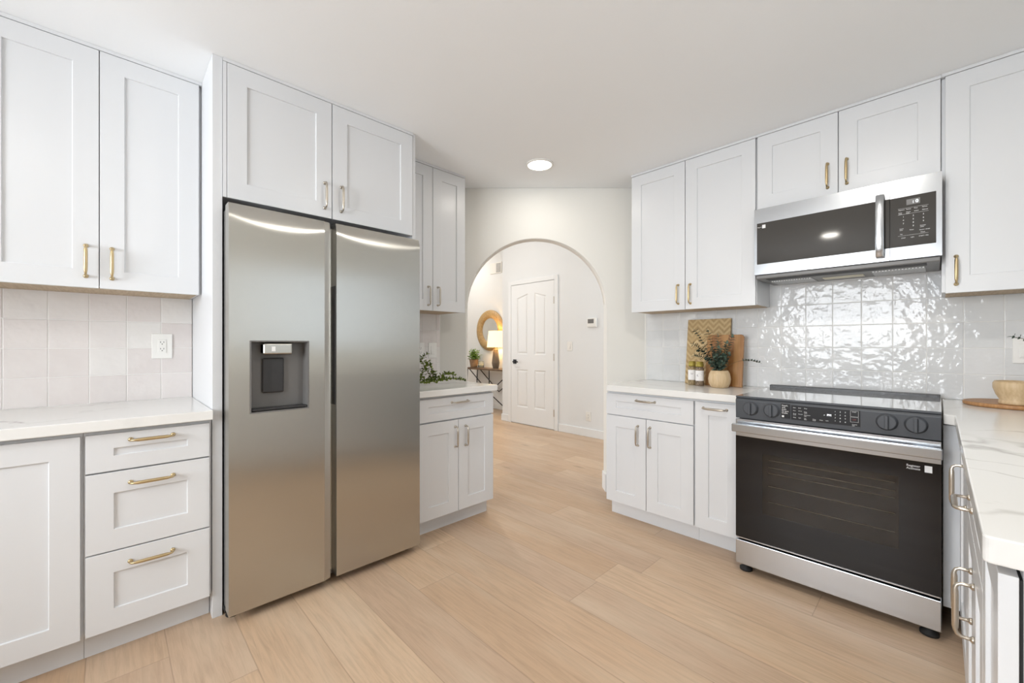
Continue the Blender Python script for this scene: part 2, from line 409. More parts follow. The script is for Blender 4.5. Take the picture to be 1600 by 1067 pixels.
# hall and the room beyond
YD, YM, XC = 4.448, 5.15, -4.81
struct(bx('wall_hall', XC, 1.3, YD, YD + 0.12, 0, 3.2, 'hall_wall'))
struct(bx('wall_return', XC, XC + 0.12, YD + 0.12, YM, 0, 3.2, 'hall_wall'))
struct(bx('wall_parlor', -9.0, XC + 0.12, YM, YM + 0.12, 0, 3.2, 'hall_wall'))
bm = bmesh.new()
box(bm, -8.72, -8.6, -0.5, 0.2, 0, 3.2); box(bm, -8.72, -8.6, 2.2, YM, 0, 3.2); box(bm, -8.72, -8.6, 0.2, 2.2, 0, 0.7); box(bm, -8.72, -8.6, 0.2, 2.2, 2.7, 3.2)
struct(obj('wall_far', bm, 'wall'))
window('added_window_3', 2.0, 2.0, (-8.63, 0.2, 0.7), R(90), 1)  # unseen window, added to bring daylight into the far room
struct(bx('wall_side', -8.72, XL - 0.12, -0.62, -0.5, 0, 3.2, 'wall'))
bm = bmesh.new()
box(bm, 1.0, 1.12, YR + 0.12, 3.34, 0, 3.2); box(bm, 1.0, 1.12, 4.34, YD, 0, 3.2); box(bm, 1.0, 1.12, 3.34, 4.34, 0, 0.8); box(bm, 1.0, 1.12, 3.34, 4.34, 2.4, 3.2)
struct(obj('wall_end', bm, 'wall'))
window('added_window_4', 1.0, 1.6, (1.03, 4.34, 0.8), R(-90), 0)  # unseen opening, added for the extra hall daylight
bm = bmesh.new(); box(bm, -3.66, 1.0, YD - 0.014, YD, 0, 0.105)
struct(obj('baseboard_hall', bm, 'trim', bevel=0.004))
bm = bmesh.new(); box(bm, XC - 0.014, -4.665, YD - 0.014, YD, 0, 0.105); box(bm, XC - 0.014, XC, YD, YM - 0.014, 0, 0.105)
struct(obj('baseboard_corner', bm, 'trim', bevel=0.004))
struct(bx('baseboard_parlor', -8.6, XC - 0.014, YM - 0.014, YM, 0, 0.105, 'trim', bevel=0.004))
# door in the hall
bm = bmesh.new()
DX0, DX1, DZ = -4.593, -3.731, 2.10
for a, b, z0, z1 in ((DX0 - 0.065, DX0 - 0.004, 0, DZ + 0.068), (DX1 + 0.004, DX1 + 0.065, 0, DZ + 0.068), (DX0 - 0.004, DX1 + 0.004, DZ + 0.006, DZ + 0.068)):
    box(bm, a, b, YD - 0.02, YD, z0, z1)
struct(obj('trim_1', bm, 'trim', bevel=0.004))
W = DX1 - DX0
bm = bmesh.new()
def door_face(bm, W, z0, z1, panels, depth, y0=0.0, t=0.035):
    xs = sorted({0, W, *[p[0] for p in panels], *[p[1] for p in panels]})
    zs = sorted({z0, z1, *[p[2] for p in panels], *[p[3] for p in panels]})
    grid = {}
    def V(x, z):
        if (x, z) not in grid: grid[(x, z)] = bm.verts.new((x, y0, z))
        return grid[(x, z)]
    for i in range(len(xs) - 1):
        for j in range(len(zs) - 1):
            cx, cz = (xs[i] + xs[i + 1]) / 2, (zs[j] + zs[j + 1]) / 2
            if any(p[0] < cx < p[1] and p[2] < cz < p[3] for p in panels): continue
            bm.faces.new((V(xs[i], zs[j]), V(xs[i + 1], zs[j]), V(xs[i + 1], zs[j + 1]), V(xs[i], zs[j + 1])))
    return V
panels = [(0.126, 0.355, 0.259, 0.823), (0.485, 0.708, 0.259, 0.823), (0.126, 0.355, 1.05, 1.90), (0.485, 0.708, 1.05, 1.90)]
V = door_face(bm, W, 0.012, DZ, panels, 0.008)
for p in panels:
    ring = lambda d, y: [bm.verts.new((x, y, z)) for x, z in ((p[0] + d, p[2] + d), (p[1] - d, p[2] + d), (p[1] - d, p[3] - d), (p[0] + d, p[3] - d))]
    r0 = [V(p[0], p[2]), V(p[1], p[2]), V(p[1], p[3]), V(p[0], p[3])]
    r1, r2, r3 = ring(0.012, 0.008), ring(0.022, 0.008), ring(0.04, 0.002)
    if p[3] > 1.5:                                   # the upper pair arch towards the middle of the door
        for rr, d in ((r0, 0), (r1, 0.012), (r2, 0.022), (r3, 0.04)):
            pass
    for a, b in ((r0, r1), (r1, r2), (r2, r3)):
        for i in range(4): bm.faces.new((a[i], a[(i + 1) % 4], b[(i + 1) % 4], b[i]))
    bm.faces.new(r3)
def backing(bm, x0, x1, y0, y1, z0, z1):
    a = [bm.verts.new((x, y0, z)) for x, z in ((x0, z0), (x1, z0), (x1, z1), (x0, z1))]
    b = [bm.verts.new((x, y1, z)) for x, z in ((x0, z0), (x1, z0), (x1, z1), (x0, z1))]
    for i in range(4): bm.faces.new((a[i], a[(i + 1) % 4], b[(i + 1) % 4], b[i]))
    bm.faces.new(b)
backing(bm, 0, W, 0, 0.016, 0.012, DZ)
for v in bm.verts:                                   # lift the inner top corners: eyebrow panels
    if 1.80 < v.co.z < 1.95:
        if 0.30 < v.co.x < 0.37 or 0.47 < v.co.x < 0.54: v.co.z += 0.055
d1 = struct(obj('door_1', bm, 'trim', loc=(DX0, YD - 0.017, 0)))
bm = bmesh.new()
box(bm, 0.05, 0.115, -0.008, 0, 0.905, 0.97)
lathe(bm, [(0.012, 0), (0.012, -0.045)], 12, 0.083, 0, 0.937, 'y'); tube(bm, [(0.083, -0.045, 0.937), (0.10, -0.05, 0.937), (0.19, -0.05, 0.937)], 0.008)
obj('door_handle', bm, 'black_metal', d1)
for z in (0.24, 1.02, 1.82):
    bx('hinge', W - 0.008, W + 0.004, -0.006, 0.0, z - 0.05, z + 0.05, 'nickel', d1)

# ---------------------------------------------------------------- tiled splashbacks
def tiles(name, loc, rz, W, H, pitch, x_off, m, seed):
    rnd = random.Random(seed)
    bm = bmesh.new(); lay = bm.loops.layers.float_color.new('tone')
    g = 0.0012
    box(bm, 0, W, 0.0022, 0.008, 0, H, 1)
    xs = [x_off + k * pitch for k in range(-1, int(W / pitch) + 2)]
    zs = [k * 0.132 for k in range(0, int(H / 0.132) + 1)]
    for x in xs:
        for z in zs:
            a0, a1, b0, b1 = max(x + g, 0), min(x + pitch - g, W), max(z + g, 0), min(z + 0.132 - g, H)
            if a1 - a0 < 0.006 or b1 - b0 < 0.006: continue
            tx, tz, o = rnd.uniform(-0.004, 0.004), rnd.uniform(-0.004, 0.004), rnd.uniform(-0.0005, 0.0005)
            mx_, mz_ = (a0 + a1) / 2, (b0 + b1) / 2
            y = lambda px, pz: 0.0005 + o + tx * (px - mx_) + tz * (pz - mz_)
            e = 0.002
            inn = [bm.verts.new((px, y(px, pz), pz)) for px, pz in ((a0 + e, b0 + e), (a1 - e, b0 + e), (a1 - e, b1 - e), (a0 + e, b1 - e))]
            out = [bm.verts.new((px, y(px, pz) + 0.0016, pz)) for px, pz in ((a0, b0), (a1, b0), (a1, b1), (a0, b1))]
            bck = [bm.verts.new((px, 0.005, pz)) for px, pz in ((a0, b0), (a1, b0), (a1, b1), (a0, b1))]
            tone = rnd.random()
            fs = [bm.faces.new(inn)]
            for i in range(4):
                fs.append(bm.faces.new((out[i], out[(i + 1) % 4], inn[(i + 1) % 4], inn[i])))
                fs.append(bm.faces.new((bck[i], bck[(i + 1) % 4], out[(i + 1) % 4], out[i])))
            for f in fs:
                for l in f.loops: l[lay] = (tone, tone, tone, 1)
    return struct(obj(name, bm, [m, 'grout'], loc=loc, rot=(0, 0, rz), normals=False))
CT = 0.914
# wall faces +X: local x runs along +Y
tiles('wall_left_tiles', (XL + 0.008, -1.3, CT), R(90), 1.612, 0.53, 0.131, 0.044, 'tile_warm', 3)
tiles('wall_left_tiles_corner', (XL + 0.008, 1.33, CT), R(90), 0.58, 0.53, 0.131, 0.02, 'tile_warm', 5)
tiles('wall_right_tiles', (-1.645, YR - 0.008, CT), 0, 2.40, 0.70, 0.1327, 0.0082, 'tile_cool', 11)

# ---------------------------------------------------------------- cabinets
def shaker_bm(w, h, st=0.077, rt=None, rec=0.007, t=0.02):
    rt = rt or st
    bm = bmesh.new()
    p = (st, w - st, rt, h - rt)
    V = door_face(bm, w, 0, h, [p], rec)
    r0 = [V(p[0], p[2]), V(p[1], p[2]), V(p[1], p[3]), V(p[0], p[3])]
    r1 = [bm.verts.new((x, rec, z)) for x, z in ((p[0] + .001, p[2] + .001), (p[1] - .001, p[2] + .001), (p[1] - .001, p[3] - .001), (p[0] + .001, p[3] - .001))]
    for i in range(4): bm.faces.new((r0[i], r0[(i + 1) % 4], r1[(i + 1) % 4], r1[i]))
    bm.faces.new(r1)
    out = [(0, 0), (w, 0), (w, h), (0, h)]
    xs = sorted({0, p[0], p[1], w}); zs = sorted({0, p[2], p[3], h})
    back = {}
    def B(x, z):
        if (x, z) not in back: back[(x, z)] = bm.verts.new((x, t, z))
        return back[(x, z)]
    per = [(x, 0) for x in xs] + [(w, z) for z in zs[1:]] + [(x, h) for x in xs[-2::-1]] + [(0, z) for z in zs[-2:0:-1]]
    for i in range(len(per)):
        a, b = per[i], per[(i + 1) % len(per)]
        bm.faces.new((V(*a), V(*b), B(*b), B(*a)))
    bm.faces.new([B(*q) for q in per])
    return bm
PULL = {}
def pull(parent, x, z, vertical, m):
    """cabinet pull, centre at (x, z) on the front face y = 0"""
    key = (vertical, m)
    if key not in PULL:
        bm = bmesh.new()
        L = 0.064
        P = (lambda a, y: (0, y, a)) if vertical else (lambda a, y: (a, y, 0))
        prof = [(-0.062, 0.0040), (-0.052, 0.0042), (-0.044, 0.0062), (-0.02, 0.0066), (0.02, 0.0066), (0.044, 0.0062), (0.052, 0.0042), (0.062, 0.0040)]
        path = [(-L, -0.001), (-L, -0.012), (-L, -0.022), (-L + 0.004, -0.029), (-L + 0.012, -0.032)]
        pts = [P(a, y) for a, y in path] + [P(a, -0.032) for a in (-0.044, -0.02, 0.02, 0.044)] + [P(-a, y) for a, y in path[::-1]]
        rad = [0.0045, 0.004, 0.004, 0.0042, 0.0045, 0.0062, 0.0066, 0.0066, 0.0062, 0.0045, 0.0042, 0.004, 0.004, 0.0045]
        tube(bm, pts, 0.005, 12, rads=rad)
        for s in (-1, 1):
            c = P(s * L, 0)
            lathe(bm, [(0.0078, 0.0), (0.0085, -0.003), (0.0068, -0.006), (0.0045, -0.008)], 14, c[0], c[1], c[2], 'y')
        o = obj('handle', bm, m)
        PULL[key] = o
    else:
        o = PULL[key].copy(); C.objects.link(o)
    o.parent = parent; o.location = (x, 0, z)
    return o
def front(parent, name, x0, x1, z0, z1, st=0.077, rt=None, hx=None, hz=None, vert=True, m='brass'):
    o = obj(name, shaker_bm(x1 - x0, z1 - z0, st, rt), 'cabinet', parent, 0.0012, 2, loc=(x0, 0, z0))
    if hx is not None: pull(o, hx - x0, hz - z0, vert, m)
    return o
L90 = R(90)
def cab(label, cat, ox, oy, rz, x0, x1, D, z0, z1, toe=False, under=False, crown=False, name='base_cabinet', back0=0.021):
    t_ = thing(name, label, cat, (ox, oy, 0), rz)
    bx('carcass', x0, x1, back0, D, z0, z1, 'cabinet', t_)
    if toe: bx('toe_kick', x0, x1 - (0.0), 0.075, 0.095, 0, z0, 'cabinet', t_)
    if under: bx('underside', x0 + 0.014, x1 - 0.014, 0.024, D - 0.002, z0 - 0.003, z0 + 0.001, 'raw_wood', t_)
    if crown: bx('top_filler', x0, x1, -0.002, 0.03, 2.451, CE - 0.001, 'cabinet', t_)
    return t_

XB = -2.19                                             # left run, front plane; local x = world Y
# left: full-height door unit at the picture's edge, then the drawer unit
c = cab('white base cabinet with one tall door, left of the three-drawer unit', 'cabinet', XB, 0, L90, -0.70, -0.0765, 0.62, 0.109, 0.874, True)
front(c, 'door', -0.54, -0.083, 0.109, 0.857)
front(c, 'door', -0.698, -0.546, 0.109, 0.857, 0.05)
c = cab('white base cabinet with three drawers beside the refrigerator', 'cabinet', XB, 0, L90, -0.0755, 0.312, 0.62, 0.109, 0.874, True)
front(c, 'drawer', -0.070, 0.304, 0.715, 0.857, 0.076, 0.057, 0.117, 0.827, False)
front(c, 'drawer', -0.070, 0.304, 0.411, 0.709, 0.076, 0.08, 0.117, 0.661, False)
front(c, 'drawer', -0.070, 0.304, 0.109, 0.406, 0.076, 0.08, 0.116, 0.354, False)
bm = bmesh.new(); box(bm, XL + 0.003, XB + 0.028, -0.72, 0.313, 0.874, CT)
tag(obj('worktop', bm, 'quartz', bevel=0.003), 'white veined worktop over the drawer unit left of the refrigerator', 'worktop')
XU = -2.49
c = cab('tall white wall cabinet left of the refrigerator, two doors with brass pulls', 'cabinet', XU, 0, L90, -0.72, 0.3135, 0.325, 1.442, 2.449, False, True, True, 'wall_cabinet')
front(c, 'door', -0.380, -0.0395, 1.436, 2.449, hx=-0.078, hz=1.547)
front(c, 'door', -0.0365, 0.303, 1.436, 2.449, hx=0.001, hz=1.545)
front(c, 'door', -0.718, -0.383, 1.436, 2.449)
# refrigerator surround
bx_ = bx('fridge_panel', XL + 0.002, -2.203, 0.3145, 0.3515, 0, CE - 0.001, 'cabinet', bevel=0.0015)
tag(bx_, 'tall white end panel on the left side of the refrigerator', 'panel')
bx_ = bx('fridge_panel', XL + 0.002, -2.203, 1.300, 1.319, 0, CE - 0.001, 'cabinet', bevel=0.0015)
tag(bx_, 'tall white end panel on the right side of the refrigerator', 'panel')
c = cab('deep white cabinet above the refrigerator, two doors with slim pulls', 'cabinet', -2.198, 0, L90, 0.3525, 1.2990, 0.61, 1.856, 2.449, False, False, True, 'bridge_cabinet')
bx('filler_strip', 0.3525, 0.366, 0.0, 0.02, 1.850, 2.449, 'cabinet', c)
front(c, 'door', 0.368, 0.823, 1.850, 2.449, hx=0.786, hz=1.962, m='nickel')
front(c, 'door', 0.827, 1.297, 1.850, 2.449, hx=0.871, hz=1.962, m='nickel')
# small units right of the refrigerator
c = cab('white base cabinet with a drawer over two doors, right of the refrigerator', 'cabinet', XB, 0, L90, 1.320, 1.9385, 0.60, 0.109, 0.874, True)
front(c, 'drawer', 1.328, 1.936, 0.715, 0.857, 0.076, 0.05, 1.642, 0.823, False, 'nickel')
front(c, 'door', 1.328, 1.631, 0.109, 0.706, hx=1.605, hz=0.598, m='nickel')
front(c, 'door', 1.635, 1.936, 0.109, 0.706, hx=1.689, hz=0.594, m='nickel')
bm = bmesh.new(); prism(bm, [(XL + 0.003, 1.320), (XB + 0.03, 1.320), (XB + 0.03, 1.952), (XL + 0.055, 1.952), (XL + 0.003, 1.90)], 0.874, CT)
tag(obj('worktop', bm, 'quartz', bevel=0.003), 'short white veined worktop between the refrigerator and the arch', 'worktop')
c = cab('narrow white wall cabinet between the refrigerator and the arch', 'cabinet', XU, 0, L90, 1.320, 1.917, 0.325, 1.442, 2.449, False, True, True, 'wall_cabinet')
front(c, 'door', 1.330, 1.629, 1.436, 2.449, hx=1.593, hz=1.538, m='nickel')
front(c, 'door', 1.633, 1.918, 1.436, 2.449, hx=1.673, hz=1.540, m='nickel')

# right run, front plane YB2; local x = world X
YF, YU = 2.505, 2.807
c = cab('white base cabinet with a drawer over two doors, beside the arch', 'cabinet', 0, YF, 0, -1.632, -1.0195, 0.59, 0.109, 0.874, True)
front(c, 'drawer', -1.630, -1.024, 0.712, 0.857, 0.076, 0.05, -1.332, 0.8255, False, 'nickel')
front(c, 'door', -1.630, -1.331, 0.109, 0.706, hx=-1.386, hz=0.593, m='nickel')
front(c, 'door', -1.327, -1.024, 0.109, 0.706, hx=-1.300, hz=0.594, m='nickel')
c = cab('slim white pull-out cabinet touching the left side of the oven', 'cabinet', 0, YF, 0, -1.0185, -0.754, 0.59, 0.109, 0.874, True)
front(c, 'pull_out_front', -1.013, -0.760, 0.109, 0.857, 0.076, 0.076, -0.900, 0.8235, False, 'nickel')
bm = bmesh.new(); prism(bm, [(-1.612, YF - 0.028), (-0.753, YF - 0.028), (-0.753, YR - 0.009), (-1.650, YR - 0.009), (-1.672, 3.085), (-1.672, 2.60)], 0.874, CT)
tag(obj('worktop', bm, 'quartz', bevel=0.003), 'white veined worktop with cutting boards, left of the oven', 'worktop')
c = cab('tall white wall cabinet right of the arch, above the cutting boards', 'cabinet', 0, YU, 0, -1.608, -0.7715, 0.295, 1.442, 2.449, False, True, True, 'wall_cabinet')
front(c, 'door', -1.606, -1.2045, 1.436, 2.449, hx=-1.249, hz=1.542)
front(c, 'door', -1.2005, -0.7745, 1.436, 2.449, hx=-1.166, hz=1.539)
c = cab('short white wall cabinet above the microwave', 'cabinet', 0, YU, 0, -0.7705, 0.0085, 0.295, 2.016, 2.449, False, False, True, 'bridge_cabinet')
front(c, 'door', -0.763, -0.378, 2.012, 2.449, hx=-0.422, hz=2.116)
front(c, 'door', -0.374, 0.006, 2.012, 2.449, hx=-0.340, hz=2.117)
c = cab('white wall cabinet right of the microwave, one brass pull near its left edge', 'cabinet', 0, YU - 0.005, 0, 0.0095, 0.755, 0.295, 1.442, 2.449, False, True, True, 'wall_cabinet')
front(c, 'door', 0.0215, 0.385, 1.436, 2.449, hx=0.056, hz=1.539)
front(c, 'door', 0.389, 0.752, 1.436, 2.449)
# right leg, fronts face -X; local x = -world Y
XK = 0.060
c = cab('white corner cabinet of the right-hand counter, nearest the oven', 'cabinet', XK, 2.504, R(-90), 0.0, 0.643, 0.60, 0.109, 0.874, True)
bx('corner_filler', -0.0, 0.03, 0.0, 0.02, 0.109, 0.857, 'cabinet', c)
front(c, 'door', 0.034, 0.641, 0.109, 0.857, hx=0.612, hz=0.755, m='nickel')
bx('filler_strip', -0.002, 0.019, -0.047, 0.0, 0.109, 0.862, 'cabinet', c)
c = cab('white cabinet in the middle of the right-hand counter, drawer over doors', 'cabinet', XK, 2.504, R(-90), 0.644, 1.276, 0.60, 0.109, 0.874, True)
front(c, 'drawer', 0.647, 1.273, 0.712, 0.857, 0.076, 0.05, 0.915, 0.785, False, 'nickel')
front(c, 'door', 0.647, 0.968, 0.109, 0.706, hx=0.926, hz=0.552, m='nickel')
front(c, 'door', 0.972, 1.273, 0.109, 0.706, hx=1.017, hz=0.549, m='nickel')
c = cab('narrow white cabinet at the near end of the right-hand counter', 'cabinet', XK, 2.504, R(-90), 1.277, 1.574, 0.60, 0.109, 0.874, True, back0=0.024)
front(c, 'door', 1.280, 1.574, 0.109, 0.862, 0.06)
bx('gap_shade_strip', 1.284, 1.570, 0.0205, 0.024, 0.115, 0.858, 'rubber', c)  # dark colour stands in for the shaded gap behind the door
bm = bmesh.new()
pts = [(0.0125, YR - 0.009), (0.0125, 2.42), (0.045, 2.40), (0.045, 0.935)]
pts += [(0.055 - 0.01 * cos(a), 0.935 - 0.01 * sin(a)) for a in [pi / 2 * k / 4 for k in range(1, 5)]]
pts += [(0.755, 0.925), (0.755, YR - 0.009)]
prism(bm, pts, 0.874, CT)
tag(obj('worktop', bm, 'quartz', bevel=0.003), 'large white veined worktop right of the oven, running towards the viewer', 'worktop')

# ---------------------------------------------------------------- refrigerator
FX, FW, FH = -2.081, 0.921, 1.80
fr = thing('refrigerator', 'stainless steel side-by-side refrigerator with ice and water dispenser', 'refrigerator', (FX, 0.354, 0), L90)
def panel_door(name, W, z0, z1, hole=None, chamfer=0.0, t=0.07):
    bm = bmesh.new()
    xs = [W * k / 24 for k in range(25)]; zs = [z0 + (z1 - z0) * k / 20 for k in range(17)] + [z1 - 0.36 + 0.36 * k / 40 for k in range(41)]
    zs = [z for z in zs if z <= z1 - 0.36 or True]
    if hole:
        xs = [x for x in xs if min(abs(x - hole[0]), abs(x - hole[1])) > 0.006] + [hole[0], hole[1]]
        zs = [z for z in zs if min(abs(z - hole[2]), abs(z - hole[3])) > 0.012] + [hole[2], hole[3]]
    xs = sorted(set(xs)); zs = sorted(set(round(z, 5) for z in zs))
    def off(x, z):
        zz = z1 - 0.055 - 0.05 * sin(pi * min(max(x / W, 0), 1)) ** 0.8
        k = max(0.0, (z - zz) / (z1 - zz)) if z > zz else 0.0
        e = 0.0
        return 0.012 * k * k
    g = {}
    def V(i, j):
        if (i, j) not in g: g[(i, j)] = bm.verts.new((xs[i], off(xs[i], zs[j]), zs[j]))
        return g[(i, j)]
    for i in range(len(xs) - 1):
        for j in range(len(zs) - 1):
            cx, cz = (xs[i] + xs[i + 1]) / 2, (zs[j] + zs[j + 1]) / 2
            if hole and hole[0] < cx < hole[1] and hole[2] < cz < hole[3]: continue
            bm.faces.new((V(i, j), V(i + 1, j), V(i + 1, j + 1), V(i, j + 1))).smooth = True
    nx, nz = len(xs), len(zs)
    def strip(ids, tgt):
        prev = None
        for (i, j) in ids:
            v = bm.verts.new(V(i, j).co); w = bm.verts.new(tgt(v.co))
            if prev: bm.faces.new((prev[0], v, w, prev[1])).material_index = 1
            prev = (v, w)
    strip([(0, j) for j in range(nz)], lambda c: (c.x, t, c.z))
    if chamfer:
        strip([(nx - 1, j) for j in range(nz)], lambda c: (c.x + chamfer, c.y + 0.013, c.z))
        bm.faces.new([bm.verts.new(p) for p in ((W + chamfer, 0.013, z0), (W + chamfer, t, z0), (W + chamfer, t, z1), (W + chamfer, 0.025, z1))]).material_index = 1
    else: strip([(nx - 1, j) for j in range(nz)], lambda c: (c.x, t, c.z))
    strip([(i, 0) for i in range(nx)], lambda c: (c.x, t, c.z))
    strip([(i, nz - 1) for i in range(nx)], lambda c: (c.x, t, c.z))
    return bm
fz = panel_door('freezer_door', 0.391, 0.045, FH, (0.078, 0.318, 0.895, 1.212), 0.032)
fd = obj('freezer_door', fz, ['steel', 'edge_steel'], fr, normals=False)
rd = obj('fridge_door', panel_door('fridge_door', 0.473, 0.045, FH), ['steel', 'edge_steel'], fr, normals=False, loc=(0.448, 0, 0))
bx('handle_pocket', -0.001, 0.001, 0.012, 0.062, 0.896, 1.489, 'dark_plastic', rd)
bx('casing', 0.004, 0.917, 0.072, 0.70, 0.03, FH - 0.012, 'grey_plastic', fr, 0.003)
bx('door_channel', 0.400, 0.447, 0.060, 0.071, 0.06, FH - 0.02, 'steel', fr)
# dispenser
bm = bmesh.new()
x0, x1, z0, z1, dp = 0.078, 0.318, 0.895, 1.212, 0.062
o4 = lambda d, y: [bm.verts.new((x, y, z)) for x, z in ((x0 + d, z0 + d), (x1 - d, z0 + d), (x1 - d, z1 - d), (x0 + d, z1 - d))]
r0, r1, r2 = o4(-0.0015, -0.002), o4(0.004, -0.002), o4(0.008, dp)
for a, b in ((r0, r1), (r1, r2)):
    for i in range(4): bm.faces.new((a[i], a[(i + 1) % 4], b[(i + 1) % 4], b[i]))
bm.faces.new(r2)
dr = obj('dispenser', bm, 'grey_plastic', fd)
bx('paddle', 0.135, 0.225, dp - 0.014, dp - 0.001, 0.975, 1.135, 'dark_plastic', dr, 0.006)
bm = bmesh.new(); box(bm, 0.13, 0.25, 0.006, dp - 0.001, 1.150, 1.203); 
nz = obj('nozzle', bm, 'steel', dr, 0.008, 3)
bx('icon_label', 0.163, 0.178, 0.0045, 0.0065, 1.166, 1.187, 'print_white', nz)
bx('drip_tray', 0.087, 0.309, 0.002, dp - 0.002, 0.904, 0.911, 'dark_plastic', dr)
for x in (0.03, 0.88):
    bm = bmesh.new(); lathe(bm, [(0.024, 0), (0.026, 0.006), (0.02, 0.018), (0.014, 0.045)], 14, x, 0.10, 0)
    box(bm, x - 0.03, x + 0.03, 0.085, 0.125, 0.026, 0.045)
    obj('foot', bm, 'rubber', fr)
for x in (0.03, 0.88):
    bm = bmesh.new(); lathe(bm, [(0.02, 0), (0.02, 0.032)], 12, x, 0.62, 0)
    obj('foot', bm, 'rubber', fr)
for x in (0.02, 0.86):
    bx('hinge_cover', x, x + 0.045, 0.055, 0.12, FH - 0.011, FH + 0.012, 'grey_plastic', fr, 0.004)

# ---------------------------------------------------------------- oven range
RX, RYF, RW = -0.749, 2.378, 0.757
rg = thing('oven_range', 'slide-in electric range with dark control panel and black glass oven door', 'oven', (RX, RYF, 0))
bx('casing', 0.003, RW - 0.003, 0.05, 0.61, 0.04, 0.900, 'dark_plastic', rg)
bm = bmesh.new()
pr = [(0.0, 0.810), (-0.004, 0.905), (0.006, 0.917), (0.05, 0.917), (0.05, 0.810)]
a = [bm.verts.new((0, y, z)) for y, z in pr]; b = [bm.verts.new((RW, y, z)) for y, z in pr]
bm.faces.new(a); bm.faces.new(b[::-1])
for i in range(5): bm.faces.new((a[i], a[(i + 1) % 5], b[(i + 1) % 5], b[i]))
cp = obj('control_panel', bm, 'slate', rg, 0.002)
for kx in (0.072, 0.167, 0.595, 0.684):
    bm = bmesh.new()
    lathe(bm, [(0.036, 0.0), (0.036, -0.004), (0.033, -0.005), (0.032, -0.016), (0.028, -0.018)], 32, kx, -0.002, 0.866, 'y')
    k = obj('knob', bm, 'slate', cp)
    bx('knob_grip', kx - 0.006, kx + 0.006, -0.034, -0.019, 0.837, 0.895, 'slate', k, 0.002)
bx('touch_display', 0.250, 0.508, -0.0045, 0.002, 0.832, 0.903, 'panel_black', cp)
st = bx('sticker', 0.207, 0.246, -0.0045, 0.002, 0.834, 0.905, 'panel_black', cp)
FR = (R(90), 0, 0)
text('lettering', 'Reach.\nand\npush\nto turn\nknobs.', 0.0098, 'print_white', cp, (0.211, -0.0048, 0.893), FR, spacing=0.92)
bx('white_patch', 0.211, 0.220, -0.0048, -0.0044, 0.839, 0.848, 'print_white', cp)
text('lettering', '-  PM', 0.013, 'display_on', cp, (0.378, -0.0048, 0.866), FR)
for (x, z, s) in ((0.258, 0.889, 'Bake'), (0.279, 0.889, 'Broil'), (0.302, 0.889, 'Roast'), (0.258, 0.875, 'Pizza'), (0.279, 0.875, 'Air fry'), (0.302, 0.873, 'Keep\nwarm'),
                  (0.258, 0.860, 'Bread\nproof'), (0.279, 0.860, 'Favorite'), (0.302, 0.858, 'Convection\nbake'), (0.258, 0.842, 'Delay'), (0.279, 0.842, 'Light'), (0.302, 0.842, 'Self\nclean'),
                  (0.335, 0.842, 'Timer\non/off'), (0.362, 0.842, 'Clock'), (0.385, 0.842, 'Lock'), (0.480, 0.893, 'START'), (0.480, 0.838, 'Control\nlock')):
    text('lettering', s, 0.0052, 'print_white', cp, (x, -0.0048, z), FR)
for i in range(12):
    text('lettering', '123456789*0#'[i], 0.008, 'print_white', cp, (0.418 + 0.018 * (i % 3), -0.0048, 0.887 - 0.0145 * (i // 3)), FR)
bm = bmesh.new()
for z0, z1 in ((0.874, 0.900), (0.850, 0.872)):
    for q in ((0.474, 0.502, z0, z0 + .0006), (0.474, 0.502, z1 - .0006, z1), (0.474, 0.4746, z0, z1), (0.5014, 0.502, z0, z1)): box(bm, q[0], q[1], -0.0049, -0.0044, q[2], q[3])
obj('key_outline', bm, 'print_white', cp)
text('lettering', 'OFF', 0.008, 'print_red', cp, (0.480, -0.0048, 0.858), FR)
bx('cooktop', 0.0, RW, 0.006, 0.60, 0.917, 0.926, 'cooktop', rg, 0.0015)
bx('front_trim', 0.0, RW, 0.0, 0.006, 0.9172, 0.9262, 'slate', rg, 0.001)
bx('rear_trim', 0.008, RW - 0.002, 0.598, 0.632, 0.900, 0.944, 'dark_plastic', rg, 0.003)
# oven door
od = bx('oven_door', 0.0, RW, 0.012, 0.05, 0.183, 0.798, 'dark_plastic', rg)
bx('upper_rail', 0.0, RW, -0.002, 0.0115, 0.716, 0.806, 'bright_steel', od, 0.002)
bm = bmesh.new()
V = door_face(bm, RW, 0.186, 0.716, [(0.125, 0.632, 0.335, 0.640)], 0.0)
backing(bm, 0, RW, 0.0, 0.011, 0.186, 0.716)
ov = obj('door_glass', bm, 'black_glass', od)
bx('oven_window', 0.125, 0.632, 0.0, 0.001, 0.335, 0.640, 'oven_glass', od)
bm = bmesh.new()
for z, y in ((0.61, 0.009), (0.575, 0.007), (0.545, 0.009), (0.48, 0.007), (0.40, 0.008)): tube(bm, [(0.15, y, z), (0.62, y, z)], 0.002, 6)
bx('bottom_strip', 0.004, RW - 0.004, -0.003, 0.0115, 0.181, 0.186, 'bright_steel', od)
racks = obj('oven_rack', bm, 'rack_wire', od)
bm = bmesh.new(); box(bm, -0.004, RW + 0.003, -0.055, -0.034, 0.744, 0.786)
for x in (0.05, RW - 0.05): box(bm, x - 0.03, x + 0.03, -0.036, 0.001, 0.752, 0.778)
obj('handle', bm, 'bright_steel', od, 0.004, 3)
text('lettering', 'Register\nActivate', 0.0125, 'print_white', od, (0.655, -0.0006, 0.6915), FR, spacing=0.9)
bx('white_patch', 0.709, 0.731, -0.0008, 0.0, 0.676, 0.703, 'print_white', od)
bx('drawer', 0.0, RW, -0.002, 0.05, 0.045, 0.170, 'bright_steel', rg, 0.003)
